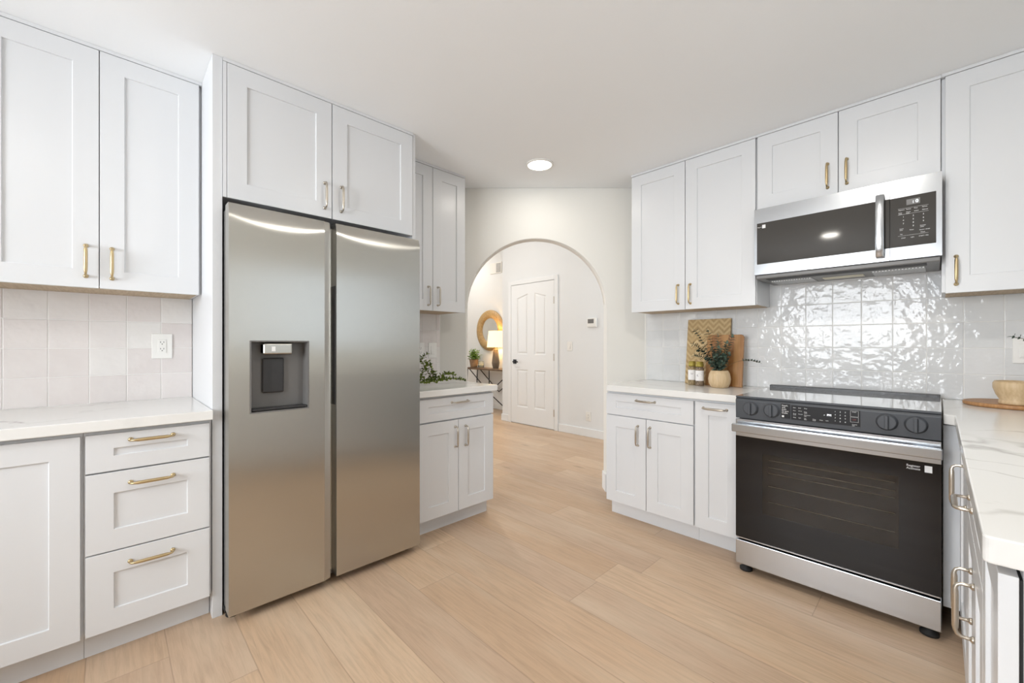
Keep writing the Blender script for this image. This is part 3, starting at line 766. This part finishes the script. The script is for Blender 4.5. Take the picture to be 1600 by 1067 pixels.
for x in (0.035, RW - 0.035):
    for y in (0.05, 0.56):
        bm = bmesh.new(); lathe(bm, [(0.03, 0), (0.03, 0.012), (0.016, 0.02), (0.014, 0.045)], 14, x, y, 0)
        obj('foot', bm, 'rubber', rg)

# ---------------------------------------------------------------- microwave
MX, MY, MW = -0.756, 2.72, 0.767
mw = thing('microwave', 'stainless over-the-range microwave with dark glass door, above the oven', 'microwave', (MX, MY, 0))
bx('casing', 0.004, MW - 0.004, 0.032, 0.378, 1.602, 1.985, 'dark_plastic', mw)
ZB, ZT, SP = 1.604, 1.988, 0.591
bm = bmesh.new()
door_face(bm, SP - 0.002, ZB, ZT, [(0.014, SP - 0.002, 1.664, 1.904)], 0)
backing(bm, 0, SP - 0.002, 0, 0.03, ZB, ZT)
md = obj('door', bm, 'bright_steel', mw)
bx('door_glass', 0.014, SP - 0.002, 0.0, 0.004, 1.664, 1.904, 'microwave_glass', md)
bm = bmesh.new()
hp = [(0.001, 1.618), (-0.030, 1.622), (-0.042, 1.66), (-0.047, 1.72), (-0.048, 1.775), (-0.047, 1.83), (-0.042, 1.89), (-0.030, 1.928), (0.001, 1.932)]
hq = [(0.001, 1.630), (-0.022, 1.634), (-0.032, 1.665), (-0.036, 1.72), (-0.037, 1.775), (-0.036, 1.83), (-0.032, 1.885), (-0.022, 1.916), (0.001, 1.920)]
R4 = [[bm.verts.new((x, p[0], p[1])) for x, p in ((-0.016, o), (0.016, o), (0.016, i), (-0.016, i))] for o, i in zip(hp, hq)]
for a, b in zip(R4, R4[1:]):
    for k in range(4): bm.faces.new((a[k], a[(k + 1) % 4], b[(k + 1) % 4], b[k])).smooth = k in (0, 2)
bm.faces.new(R4[0]); bm.faces.new(R4[-1])
obj('handle', bm, 'bright_steel', md, 0.003, 2, loc=(0.556, 0, 0))
bx('sticker', 0.041, 0.058, -0.0006, 0.0, 1.872, 1.892, 'print_white', md)
text('lettering', 'Register', 0.007, 'print_white', md, (0.017, -0.0004, 1.878), FR)
bm = bmesh.new()
door_face(bm, MW - SP, ZB, ZT, [(0.0, 0.157, 1.664, 1.902)], 0)
backing(bm, 0, MW - SP, 0, 0.03, ZB, ZT)
mc = obj('control_panel', bm, 'bright_steel', mw, loc=(SP, 0, 0))
bx('touch_panel', 0.0, 0.157, 0.0, 0.004, 1.664, 1.902, 'microwave_glass', mc)
bx('clock_display', 0.058, 0.104, -0.0005, 0.0, 1.860, 1.886, 'grey_plastic', mc)
text('lettering', ': 0', 0.020, 'display_on', mc, (0.079, -0.0008, 1.866), FR)
bm = bmesh.new()
for z in (1.846, 1.826 - 0.008, 1.716): box(bm, 0.028, 0.132, -0.0004, 0.0, z, z + 0.0006)
obj('key_line', bm, 'print_white', mc)
for i, s in enumerate(('Popcorn', 'Potato', 'Pizza', 'Reheat', 'Auto\ncook', 'Power\nlevel', 'Soften', 'Defrost')):
    text('lettering', s, 0.0062, 'print_white', mc, (0.030 + 0.027 * (i % 4), -0.0004, 1.838 - 0.013 * (i // 4)), FR)
for i in range(10):
    x, z = (0.045 + 0.034 * (i % 3), 1.803 - 0.016 * (i // 3)) if i < 9 else (0.079, 1.755)
    text('lettering', '1234567890'[i], 0.0095, 'print_white', mc, (x, -0.0004, z), FR)
for x, z, s in ((0.034, 1.748, 'Cook\ntime'), (0.068, 1.738, 'Timer'), (0.104, 1.752, 'Kitchen\ntimer'), (0.102, 1.732, 'Sensor reheat'), (0.106, 1.721, 'Clock'), (0.036, 1.722, 'Fan'), (0.040, 1.703, 'STOP'), (0.072, 1.703, 'Light'), (0.100, 1.703, 'START +30s')):
    text('lettering', s, 0.0062, 'print_white', mc, (x, -0.0004, z), FR)
ub = bx('underside', 0.006, MW - 0.006, 0.01, 0.378, 1.580, 1.603, 'grey_plastic', mw, 0.004)
bx('vent_slot', 0.05, MW - 0.05, 0.03, 0.11, 1.5785, 1.581, 'slot', ub)
for x in (0.05, 0.51):
    bx('grease_filter', x, x + 0.2, 0.16, 0.34, 1.576, 1.581, 'vent_mesh', ub)
bx('work_light', 0.29, 0.47, 0.22, 0.30, 1.577, 1.581, 'lens', ub)

# ---------------------------------------------------------------- switches and sockets
def plate(label, cat, name, loc, rz, w, h, kind, n=1):
    t_ = thing(name, label, cat, loc, rz)
    bx('cover_plate', -w / 2, w / 2, -0.006, 0, -h / 2, h / 2, 'white_plastic', t_, 0.002)
    for k in range(n):
        cx = (k - (n - 1) / 2) * 0.046
        i = bx('insert', cx - 0.0165, cx + 0.0165, -0.009, -0.0055, -0.034, 0.034, 'white_plastic', t_, 0.001)
        if kind == 'outlet':
            bm = bmesh.new()
            for z in (0.017, -0.017):
                for x in (-0.0065, 0.0065): box(bm, cx + x - 0.0012, cx + x + 0.0012, -0.0094, -0.0085, z, z + 0.007)
                box(bm, cx - 0.0022, cx + 0.0022, -0.0094, -0.0085, z - 0.0085, z - 0.0045)
            obj('slots', bm, 'slot', i)
        else:
            bx('rocker', cx - 0.013, cx + 0.013, -0.012, -0.0085, -0.03, 0.0, 'white_plastic', i, 0.001)
    return t_
TY = XL + 0.0075
plate('white power outlet on blush tiles left of the refrigerator', 'outlet', 'power_outlet', (TY, 0.188, 1.188), L90, 0.082, 0.128, 'outlet')
plate('white power outlet on tiles right of the refrigerator, nearer to it', 'outlet', 'power_outlet', (TY, 1.725, 1.150), L90, 0.075, 0.12, 'outlet')
plate('white light switch on tiles closest to the arch', 'switch', 'light_switch', (TY, 1.838, 1.150), L90, 0.075, 0.12, 'switch')
plate('white switch plate on the tiles above the wooden mortar', 'switch', 'light_switch', (0.305, YR - 0.0085, 1.166), 0, 0.118, 0.118, 'switch', 2)
plate('white light switch on the hall wall right of the door', 'switch', 'light_switch', (-3.468, YD, 1.175), 0, 0.085, 0.125, 'switch')
plate('white power outlet low on the hall wall', 'outlet', 'power_outlet', (-3.165, YD, 0.265), 0, 0.075, 0.12, 'outlet')
th_ = thing('thermostat', 'white thermostat with grey screen on the hall wall', 'thermostat', (-3.10, YD, 1.48))
bx('housing', -0.07, 0.07, -0.028, 0, -0.058, 0.058, 'white_plastic', th_, 0.006)
bx('screen', -0.055, 0.035, -0.0295, -0.027, -0.01, 0.045, 'grey_plastic', th_)

# ---------------------------------------------------------------- ceiling lights
def can(x, y, z, power, label, cone=True):
    t_ = thing('recessed_light', label, 'ceiling light', (x, y, z))
    bm = bmesh.new(); lathe(bm, [(0.098, 0.0), (0.098, -0.004), (0.084, -0.009), (0.082, -0.004), (0.082, 0.0)], 40)
    obj('trim_ring', bm, 'white_plastic', t_)
    bm = bmesh.new(); lathe(bm, [(0.082, -0.0005), (0.082, -0.004)], 40)
    obj('diffuser', bm, 'lamp_on', t_)
    l = bpy.data.lights.new('bulb', 'AREA'); l.shape = 'DISK'; l.size = 0.15; l.energy = power; l.color = (1.0, 0.95, 0.87)
    lo = bpy.data.objects.new('bulb', l); C.objects.link(lo); lo.parent = t_; lo.location = (0, 0, -0.012)
    return t_
can(-1.96, 2.17, CE, 1.3, 'round recessed ceiling light glowing in front of the arch')
can(-0.87, -0.51, CE, 3, 'round recessed ceiling light behind the viewer')
can(-0.30, 1.35, CE, 8.5, 'added recessed ceiling light, out of view over the kitchen')  # added lamp, placed to brighten the right-hand cabinets
can(-4.3, 3.0, 3.2, 18, 'added recessed ceiling light, unseen in the hall')  # added lamp, brightens the hall from out of view
can(-6.4, 4.25, 3.2, 17, 'added recessed ceiling light, unseen above the console table')  # added lamp, lifts the wall behind the console

# ---------------------------------------------------------------- foliage helper
def leaf(bm, base, d, up, L, W, mi=0, bend=0.25):
    d = d.normalized(); s = d.cross(up)
    if s.length < 1e-4: s = d.cross(Vector((1, 0, 0)))
    s.normalize(); n = s.cross(d)
    rows = [(0.0, 0.0), (0.25, 0.75), (0.55, 1.0), (0.82, 0.65), (1.0, 0.0)]
    pl, prv = None, None
    for k, (a, w) in enumerate(rows):
        c = base + d * L * a - n * bend * L * a * a
        if w == 0: cur = [bm.verts.new(c)]
        else: cur = [bm.verts.new(c + s * W * w / 2 + n * W * 0.12), bm.verts.new(c), bm.verts.new(c - s * W * w / 2 + n * W * 0.12)]
        if prv:
            if len(prv) == 1: fs = [(prv[0], cur[0], cur[1]), (prv[0], cur[1], cur[2])]
            elif len(cur) == 1: fs = [(prv[0], cur[0], prv[1]), (prv[1], cur[0], prv[2])]
            else: fs = [(prv[0], cur[0], cur[1], prv[1]), (prv[1], cur[1], cur[2], prv[2])]
            for f in fs:
                q = bm.faces.new(f); q.smooth = True; q.material_index = mi
        prv = cur
def curve_pts(a, b, sag, n=12):
    a, b = Vector(a), Vector(b)
    return [a.lerp(b, k / n) + Vector((0, 0, sag * sin(pi * k / n))) for k in range(n + 1)]
def sprig(bs, bl, pts, rnd, L, W, step=1, start=1, r=0.0012):
    tube(bs, pts, r, 5)
    for k in range(start, len(pts), step):
        p = pts[k]; d = (pts[k] - pts[k - 1]).normalized()
        a = rnd.uniform(0, pi)
        for s in (0, pi):
            side = Vector((cos(a + s), sin(a + s), 0.25)); side = (side - d * side.dot(d)).normalized()
            leaf(bl, p, side + d * 0.55, d, L * rnd.uniform(0.75, 1.15), W * rnd.uniform(0.8, 1.1))
    leaf(bl, pts[-1], pts[-1] - pts[-2], Vector((0.3, 0.2, 1)), L, W * 0.8)

# ---------------------------------------------------------------- on the worktop left of the oven
tilt = math.atan2(0.058, 0.465)
bm = bmesh.new()
box(bm, 0, 0.296, 0, 0.018, 0, 0.468)
hb = obj('cutting_board', bm, 'herringbone', loc=(-1.295, 3.018, CT + 0.001), rot=(-tilt, 0, 0), bevel=0.002)
tag(hb, 'tall herringbone cutting board leaning on the tiles, the rear one', 'cutting board')
bm = bmesh.new()
w_, h_, r_ = 0.235, 0.352, 0.022
pts = [(0, 0), (w_, 0)] + [(w_ - r_ + r_ * cos(a), h_ - r_ + r_ * sin(a)) for a in [pi / 2 * k / 6 for k in range(7)]] + [(r_ + r_ * cos(a), h_ - r_ + r_ * sin(a)) for a in [pi / 2 + pi / 2 * k / 6 for k in range(7)]]
prism(bm, pts, 0, 0.022)
for v in bm.verts: v.co = Vector((v.co.x, v.co.z, v.co.y))
tk = obj('cutting_board', bm, 'teak', loc=(-1.134, 2.968, CT + 0.001), rot=(-math.atan2(0.046, 0.352), 0, 0), bevel=0.002)
tag(tk, 'reddish striped wooden cutting board with rounded corners, leaning in front', 'cutting board')
def jar(label, x, y, sp, mark):
    t_ = thing('spice_jar', label, 'spice jar', (x, y, CT), 0.33)
    r = 0.0265
    bm = bmesh.new(); lathe(bm, [(r - 0.002, 0.0), (r, 0.004), (r, 0.118), (r - 0.004, 0.126), (r - 0.006, 0.13)], 28)
    obj('glass_body', bm, sp, t_)
    bm = bmesh.new(); lathe(bm, [(r - 0.006, 0.13), (r - 0.001, 0.131), (r - 0.001, 0.150), (r - 0.004, 0.152), (r - 0.004, 0.164), (r - 0.007, 0.166)], 28)
    obj('cap', bm, 'olive_cap', t_)
    bm = bmesh.new(); lathe(bm, [(r + 0.0004, 0.036), (r + 0.0006, 0.037), (r + 0.0006, 0.105), (r + 0.0004, 0.106)], 28)
    lb = obj('paper_label', bm, 'paper', t_)
    bm = bmesh.new()
    if mark == 'heap':
        prof = [(-0.017, 0.0), (-0.012, 0.008), (-0.004, 0.014), (0.004, 0.014), (0.012, 0.009), (0.017, 0.0), (0.008, -0.009), (-0.008, -0.009)]
        for s, d in ((1.0, 0.0009), (0.72, 0.0013)):
            ring = []
            for px, pz in prof:
                a = px * s / r
                ring.append(bm.verts.new(((r + d) * sin(a), -(r + d) * cos(a), 0.072 + pz * s)))
            bm.faces.new(ring).material_index = 0 if s == 1 else 1
        obj('label_picture', bm, ['ink', 'paper'], lb)
    else:
        for z, w in ((0.082, 0.02), (0.076, 0.014)):
            prev = None
            for k in range(7):
                a = (-w / 2 + w * k / 6) / r
                cur = [bm.verts.new(((r + 0.0011) * sin(a), -(r + 0.0011) * cos(a), z + q)) for q in (0, 0.0018)]
                if prev: bm.faces.new((prev[0], cur[0], cur[1], prev[1]))
                prev = cur
        obj('label_lines', bm, 'ink', lb)
jar('spice jar with olive cap and plain white label, left of the pair', -1.203, 2.925, 'spice_pale', 'lines')
jar('spice jar with olive cap and grey heap drawn on its label', -1.136, 2.885, 'spice', 'heap')
vs = thing('potted_eucalyptus', 'grey-green eucalyptus sprigs in a round light wood vase by the cutting boards', 'plant', (-1.002, 2.868, CT))
bm = bmesh.new(); lathe(bm, [(0.044, 0.0), (0.052, 0.004), (0.064, 0.03), (0.0675, 0.058), (0.062, 0.09), (0.052, 0.112), (0.047, 0.114), (0.044, 0.108), (0.03, 0.1)], 36)
obj('vase', bm, 'light_wood', vs)
bs, bl = bmesh.new(), bmesh.new(); rnd = random.Random(4)
for dx, dy, dz, sag in ((-.145, -.02, .255, .02), (-.072, .0, .25, .01), (-.005, -.01, .215, 0), (.075, .0, .21, .0), (.055, -.03, .17, .0), (-.155, -.03, .165, .03), (-.135, -.05, .09, .03), (-.125, -.02, .125, .03), (.03, .02, .15, 0), (-.03, -.04, .14, 0), (.02, -.05, .11, 0), (-.05, .02, .13, 0), (.0, -.06, .09, .01), (.045, -.05, .09, .01), (-.06, -.05, .07, .01), (.03, -.05, .05, .0), (-.03, -.06, .05, .0), (.06, -.02, .1, .0), (.0, -.03, .17, .0), (-.02, .01, .1, .0), (.02, -.065, .14, .0)):
    sprig(bs, bl, curve_pts((dx * .12, dy * .2, 0.108), (dx, dy, 0.116 + dz), sag, 13), rnd, 0.027, 0.021, 1, 2)
p_ = curve_pts((0.01, -0.02, 0.108), (0.235, -0.03, 0.175), 0.035, 15)
tube(bs, p_[:9], 0.001, 5); sprig(bs, bl, p_[8:], rnd, 0.021, 0.016)
obj('stems', bs, 'stem', vs); obj('leaves', bl, 'leaf_grey', vs, normals=False)

# ---------------------------------------------------------------- on the right-hand worktop
bm = bmesh.new(); lathe(bm, [(0.152, 0.0), (0.158, 0.003), (0.158, 0.015), (0.155, 0.018)], 56, 0.237, 2.938, CT + 0.0005)
tag(obj('serving_board', bm, 'board_wood', normals=True), 'round brown wooden board lying under the mortar', 'serving board')
bm = bmesh.new()
lathe(bm, [(0.048, 0.0), (0.051, 0.004), (0.050, 0.016), (0.047, 0.02), (0.058, 0.042), (0.067, 0.072), (0.067, 0.092), (0.061, 0.102), (0.056, 0.102), (0.054, 0.092), (0.045, 0.05), (0.02, 0.035)], 40)
mo = obj('mortar', bm, 'light_wood', loc=(0.235, 2.853, CT + 0.019))
tag(mo, 'light wooden mortar bowl standing on the round board', 'mortar')
bm = bmesh.new()
tube(bm, [(0, 0, 0), (0.018, 0, 0.022), (0.05, 0, 0.06), (0.085, 0, 0.10), (0.095, 0, 0.112)], 0.01, 12, rads=[0.012, 0.016, 0.011, 0.012, 0.008])
pe = obj('pestle', bm, 'light_wood', loc=(0.238, 2.853, CT + 0.072), rot=(0, 0, 0.5))
tag(pe, 'wooden pestle leaning out of the mortar', 'pestle')
v2 = thing('potted_eucalyptus', 'eucalyptus sprig reaching in from the right picture edge above the mortar', 'plant', (0.47, 2.90, CT))
bm = bmesh.new(); lathe(bm, [(0.05, 0), (0.066, 0.02), (0.07, 0.07), (0.05, 0.13), (0.035, 0.16), (0.03, 0.155)], 32)
obj('vase', bm, 'white_plastic', v2)
bs, bl = bmesh.new(), bmesh.new(); rnd = random.Random(9)
for tip in ((-0.228, 0.06, 0.315), (-0.16, 0.04, 0.36), (0.10, -0.05, 0.36), (0.02, 0.02, 0.42), (0.15, 0.08, 0.30)):
    sprig(bs, bl, curve_pts((0, 0, 0.15), tip, 0.03, 14), rnd, 0.024, 0.016, 1, 4)
obj('stems', bs, 'stem', v2); obj('leaves', bl, 'leaf_grey', v2, normals=False)

# ---------------------------------------------------------------- garland on the short worktop
ga = thing('leafy_garland', 'trailing green leafy branch lying on the short worktop by the refrigerator', 'plant', (-2.50, 1.60, CT))
bs, bl = bmesh.new(), bmesh.new(); rnd = random.Random(12)
def vine(pts, L=0.030, W=0.019, step=1):
    P = [Vector(p) for p in pts]
    fine = []
    for i in range(len(P) - 1):
        for k in range(5): fine.append(P[i].lerp(P[i + 1], k / 5) + Vector((rnd.uniform(-.004, .004), rnd.uniform(-.004, .004), rnd.uniform(0, .006))))
    fine.append(P[-1]); sprig(bs, bl, fine, rnd, L, W, step, 1, 0.0016)
vine([(0.0, -0.22, 0.012), (0.01, -0.10, 0.03), (0.02, 0.0, 0.03), (0.03, 0.10, 0.035), (0.045, 0.19, 0.03), (0.055, 0.27, 0.02)])
vine([(0.05, -0.20, 0.015), (0.06, -0.08, 0.02), (0.05, 0.02, 0.02), (0.05, 0.11, 0.03)])
vine([(0.0, 0.0, 0.02), (0.015, 0.08, 0.05), (0.02, 0.15, 0.07), (0.025, 0.20, 0.06)])
vine([(0.01, 0.04, 0.02), (0.0, 0.0, 0.08), (-0.01, -0.03, 0.14), (-0.015, -0.07, 0.20)])
vine([(0.02, 0.06, 0.02), (0.01, 0.04, 0.07), (0.0, 0.02, 0.12), (-0.01, 0.0, 0.155)])
vine([(0.0, -0.14, 0.02), (-0.02, -0.10, 0.10), (-0.02, -0.06, 0.17), (-0.01, -0.01, 0.21)])
vine([(0.02, -0.08, 0.02), (0.0, -0.05, 0.07), (-0.01, -0.03, 0.11), (0.0, 0.01, 0.14)])
vine([(0.03, -0.02, 0.02), (0.02, 0.02, 0.05), (0.02, 0.03, 0.085)])
obj('stems', bs, 'stem', ga); obj('leaves', bl, 'leaf_green', ga, normals=False)

# ---------------------------------------------------------------- through the arch: console, lamp, mirror, plant
cn = thing('console_table', 'dark wood console table on thin black angled legs beyond the arch', 'table', (-5.62, 5.0, 0))
bx('tabletop', -0.70, 0.60, -0.15, 0.13, 0.732, 0.764, 'console_wood', cn, 0.003)
for pts in (((-0.62, -0.13, 0.732), (-0.68, -0.13, 0.0)), ((-0.62, 0.11, 0.732), (-0.68, 0.11, 0.0)), ((0.55, -0.13, 0.732), (0.60, -0.13, 0.0)), ((0.55, 0.11, 0.732), (0.60, 0.11, 0.0))):
    bm = bmesh.new(); tube(bm, pts, 0.009, 8); obj('leg', bm, 'black_metal', cn)
bm = bmesh.new()
tube(bm, [(-0.56, -0.13, 0.732), (0.0, -0.13, 0.33), (0.56, -0.13, 0.732)], 0.009, 8); tube(bm, [(-0.56, 0.11, 0.732), (0.0, 0.11, 0.33), (0.56, 0.11, 0.732)], 0.009, 8)
tube(bm, [(0.0, -0.13, 0.732), (0.0, -0.13, 0.33), (0.56, -0.13, 0.03)], 0.009, 8); tube(bm, [(0.0, -0.13, 0.33), (-0.6, -0.13, 0.03)], 0.009, 8)
obj('leg_brace', bm, 'black_metal', cn)
lm = thing('table_lamp', 'lit table lamp with cream shade and faceted taupe base on the console', 'lamp', (-5.57, 4.985, 0.764))
bm = bmesh.new(); lathe(bm, [(0.052, 0), (0.072, 0.10), (0.045, 0.35), (0.04, 0.352)], 6, smooth=False)
obj('base', bm, 'lamp_ceramic', lm)
bm = bmesh.new(); lathe(bm, [(0.012, 0.352), (0.012, 0.42)], 12); obj('stem', bm, 'brass', lm)
bm = bmesh.new()
for k in range(40):
    a, b = 2 * pi * k / 40, 2 * pi * (k + 1) / 40
    f = bm.faces.new([bm.verts.new(p) for p in ((0.195 * cos(a), 0.13 * sin(a), 0.385), (0.195 * cos(b), 0.13 * sin(b), 0.385), (0.155 * cos(b), 0.105 * sin(b), 0.68), (0.155 * cos(a), 0.105 * sin(a), 0.68))])
bmesh.ops.remove_doubles(bm, verts=bm.verts, dist=1e-5)
sh = obj('lamp_shade', bm, 'shade', lm)
sd_ = sh.modifiers.new('thickness', 'SOLIDIFY'); sd_.thickness = 0.003
l = bpy.data.lights.new('bulb', 'POINT'); l.energy = 5; l.color = (1.0, 0.72, 0.4); l.shadow_soft_size = 0.03
lo = bpy.data.objects.new('bulb', l); C.objects.link(lo); lo.parent = lm; lo.location = (0, 0, 0.52)
mr = thing('wall_mirror', 'round mirror in a broad woven rattan ring above the console', 'mirror', (-5.905, YM, 1.466))
bm = bmesh.new(); lathe(bm, [(0.228, -0.012), (0.235, -0.03), (0.30, -0.036), (0.375, -0.03), (0.385, -0.014), (0.385, -0.001), (0.228, -0.001), (0.228, -0.012)], 64, axis='y', caps=False)
obj('frame', bm, 'rattan', mr)
bm = bmesh.new(); lathe(bm, [(0.232, -0.004), (0.232, -0.011)], 64, axis='y', smooth=False)
obj('mirror_glass', bm, 'mirror', mr)
pp = thing('potted_plant', 'bushy bright green plant in a small woven pot on the console', 'plant', (-6.17, 4.965, 0.764))
bm = bmesh.new(); lathe(bm, [(0.062, 0), (0.066, 0.005), (0.088, 0.145), (0.09, 0.152), (0.08, 0.152), (0.06, 0.14)], 28)
obj('pot', bm, 'clay', pp)
bs, bl = bmesh.new(), bmesh.new(); rnd = random.Random(2)
for k in range(90):
    a = rnd.uniform(0, 2 * pi); e = rnd.uniform(0.1, 1.5); rr = rnd.uniform(0.10, 0.2)
    d = Vector((cos(a) * cos(e), sin(a) * cos(e) * 0.75, sin(e)))
    p = curve_pts((d.x * 0.03, d.y * 0.03, 0.13), (d.x * rr, d.y * rr, 0.14 + d.z * rr), 0.01, 5)
    tube(bs, p, 0.001, 4)
    for q in p[2:]: leaf(bl, q, Vector((rnd.uniform(-1, 1), rnd.uniform(-1, 1), rnd.uniform(-.3, .8))), Vector((0, 0, 1)), 0.04, 0.026)
    leaf(bl, p[-1], d, Vector((0.2, 0.1, 1)), 0.04, 0.026)
obj('stems', bs, 'stem', pp); obj('foliage', bl, 'leaf_bright', pp, normals=False)
cj = thing('candle_jar', 'small glass candle jar between the plant and the lamp', 'candle', (-5.985, 4.985, 0.764))
bm = bmesh.new(); lathe(bm, [(0.052, 0), (0.056, 0.005), (0.056, 0.115), (0.05, 0.12), (0.052, 0.112), (0.052, 0.012), (0.02, 0.01)], 28); obj('jar', bm, 'jar_glass', cj)
bm = bmesh.new(); lathe(bm, [(0.05, 0.0125), (0.05, 0.06)], 24); obj('wax', bm, 'wax', cj)
vn = thing('air_vent', 'white rectangular air vent high on the wall beyond the arch', 'vent', (-5.74, YM, 2.623))
bx('frame', -0.16, 0.16, -0.012, 0, -0.10, 0.10, 'white_plastic', vn, 0.003)
bm = bmesh.new()
for k in range(7): box(bm, 0.01, 0.14, -0.0135, -0.011, -0.08 + k * 0.024, -0.068 + k * 0.024)
obj('louver_slots', bm, 'grey_plastic', vn)

# ---------------------------------------------------------------- groups of repeats
GROUPS = {'base_cabinet': 'white base cabinets', 'wall_cabinet': 'white wall cabinets', 'bridge_cabinet': 'short cabinets over the appliances',
          'worktop': 'white veined worktops', 'cutting_board': 'cutting boards leaning on the tiles', 'spice_jar': 'spice jars on the worktop',
          'recessed_light': 'recessed ceiling lights', 'power_outlet': 'white power outlets', 'light_switch': 'white light switches',
          'fridge_panel': 'end panels beside the refrigerator', 'potted_eucalyptus': 'eucalyptus vases'}
for o in C.objects:
    k = o.name.split('.')[0]
    if o.parent is None and k in GROUPS and 'label' in o: o['group'] = GROUPS[k]
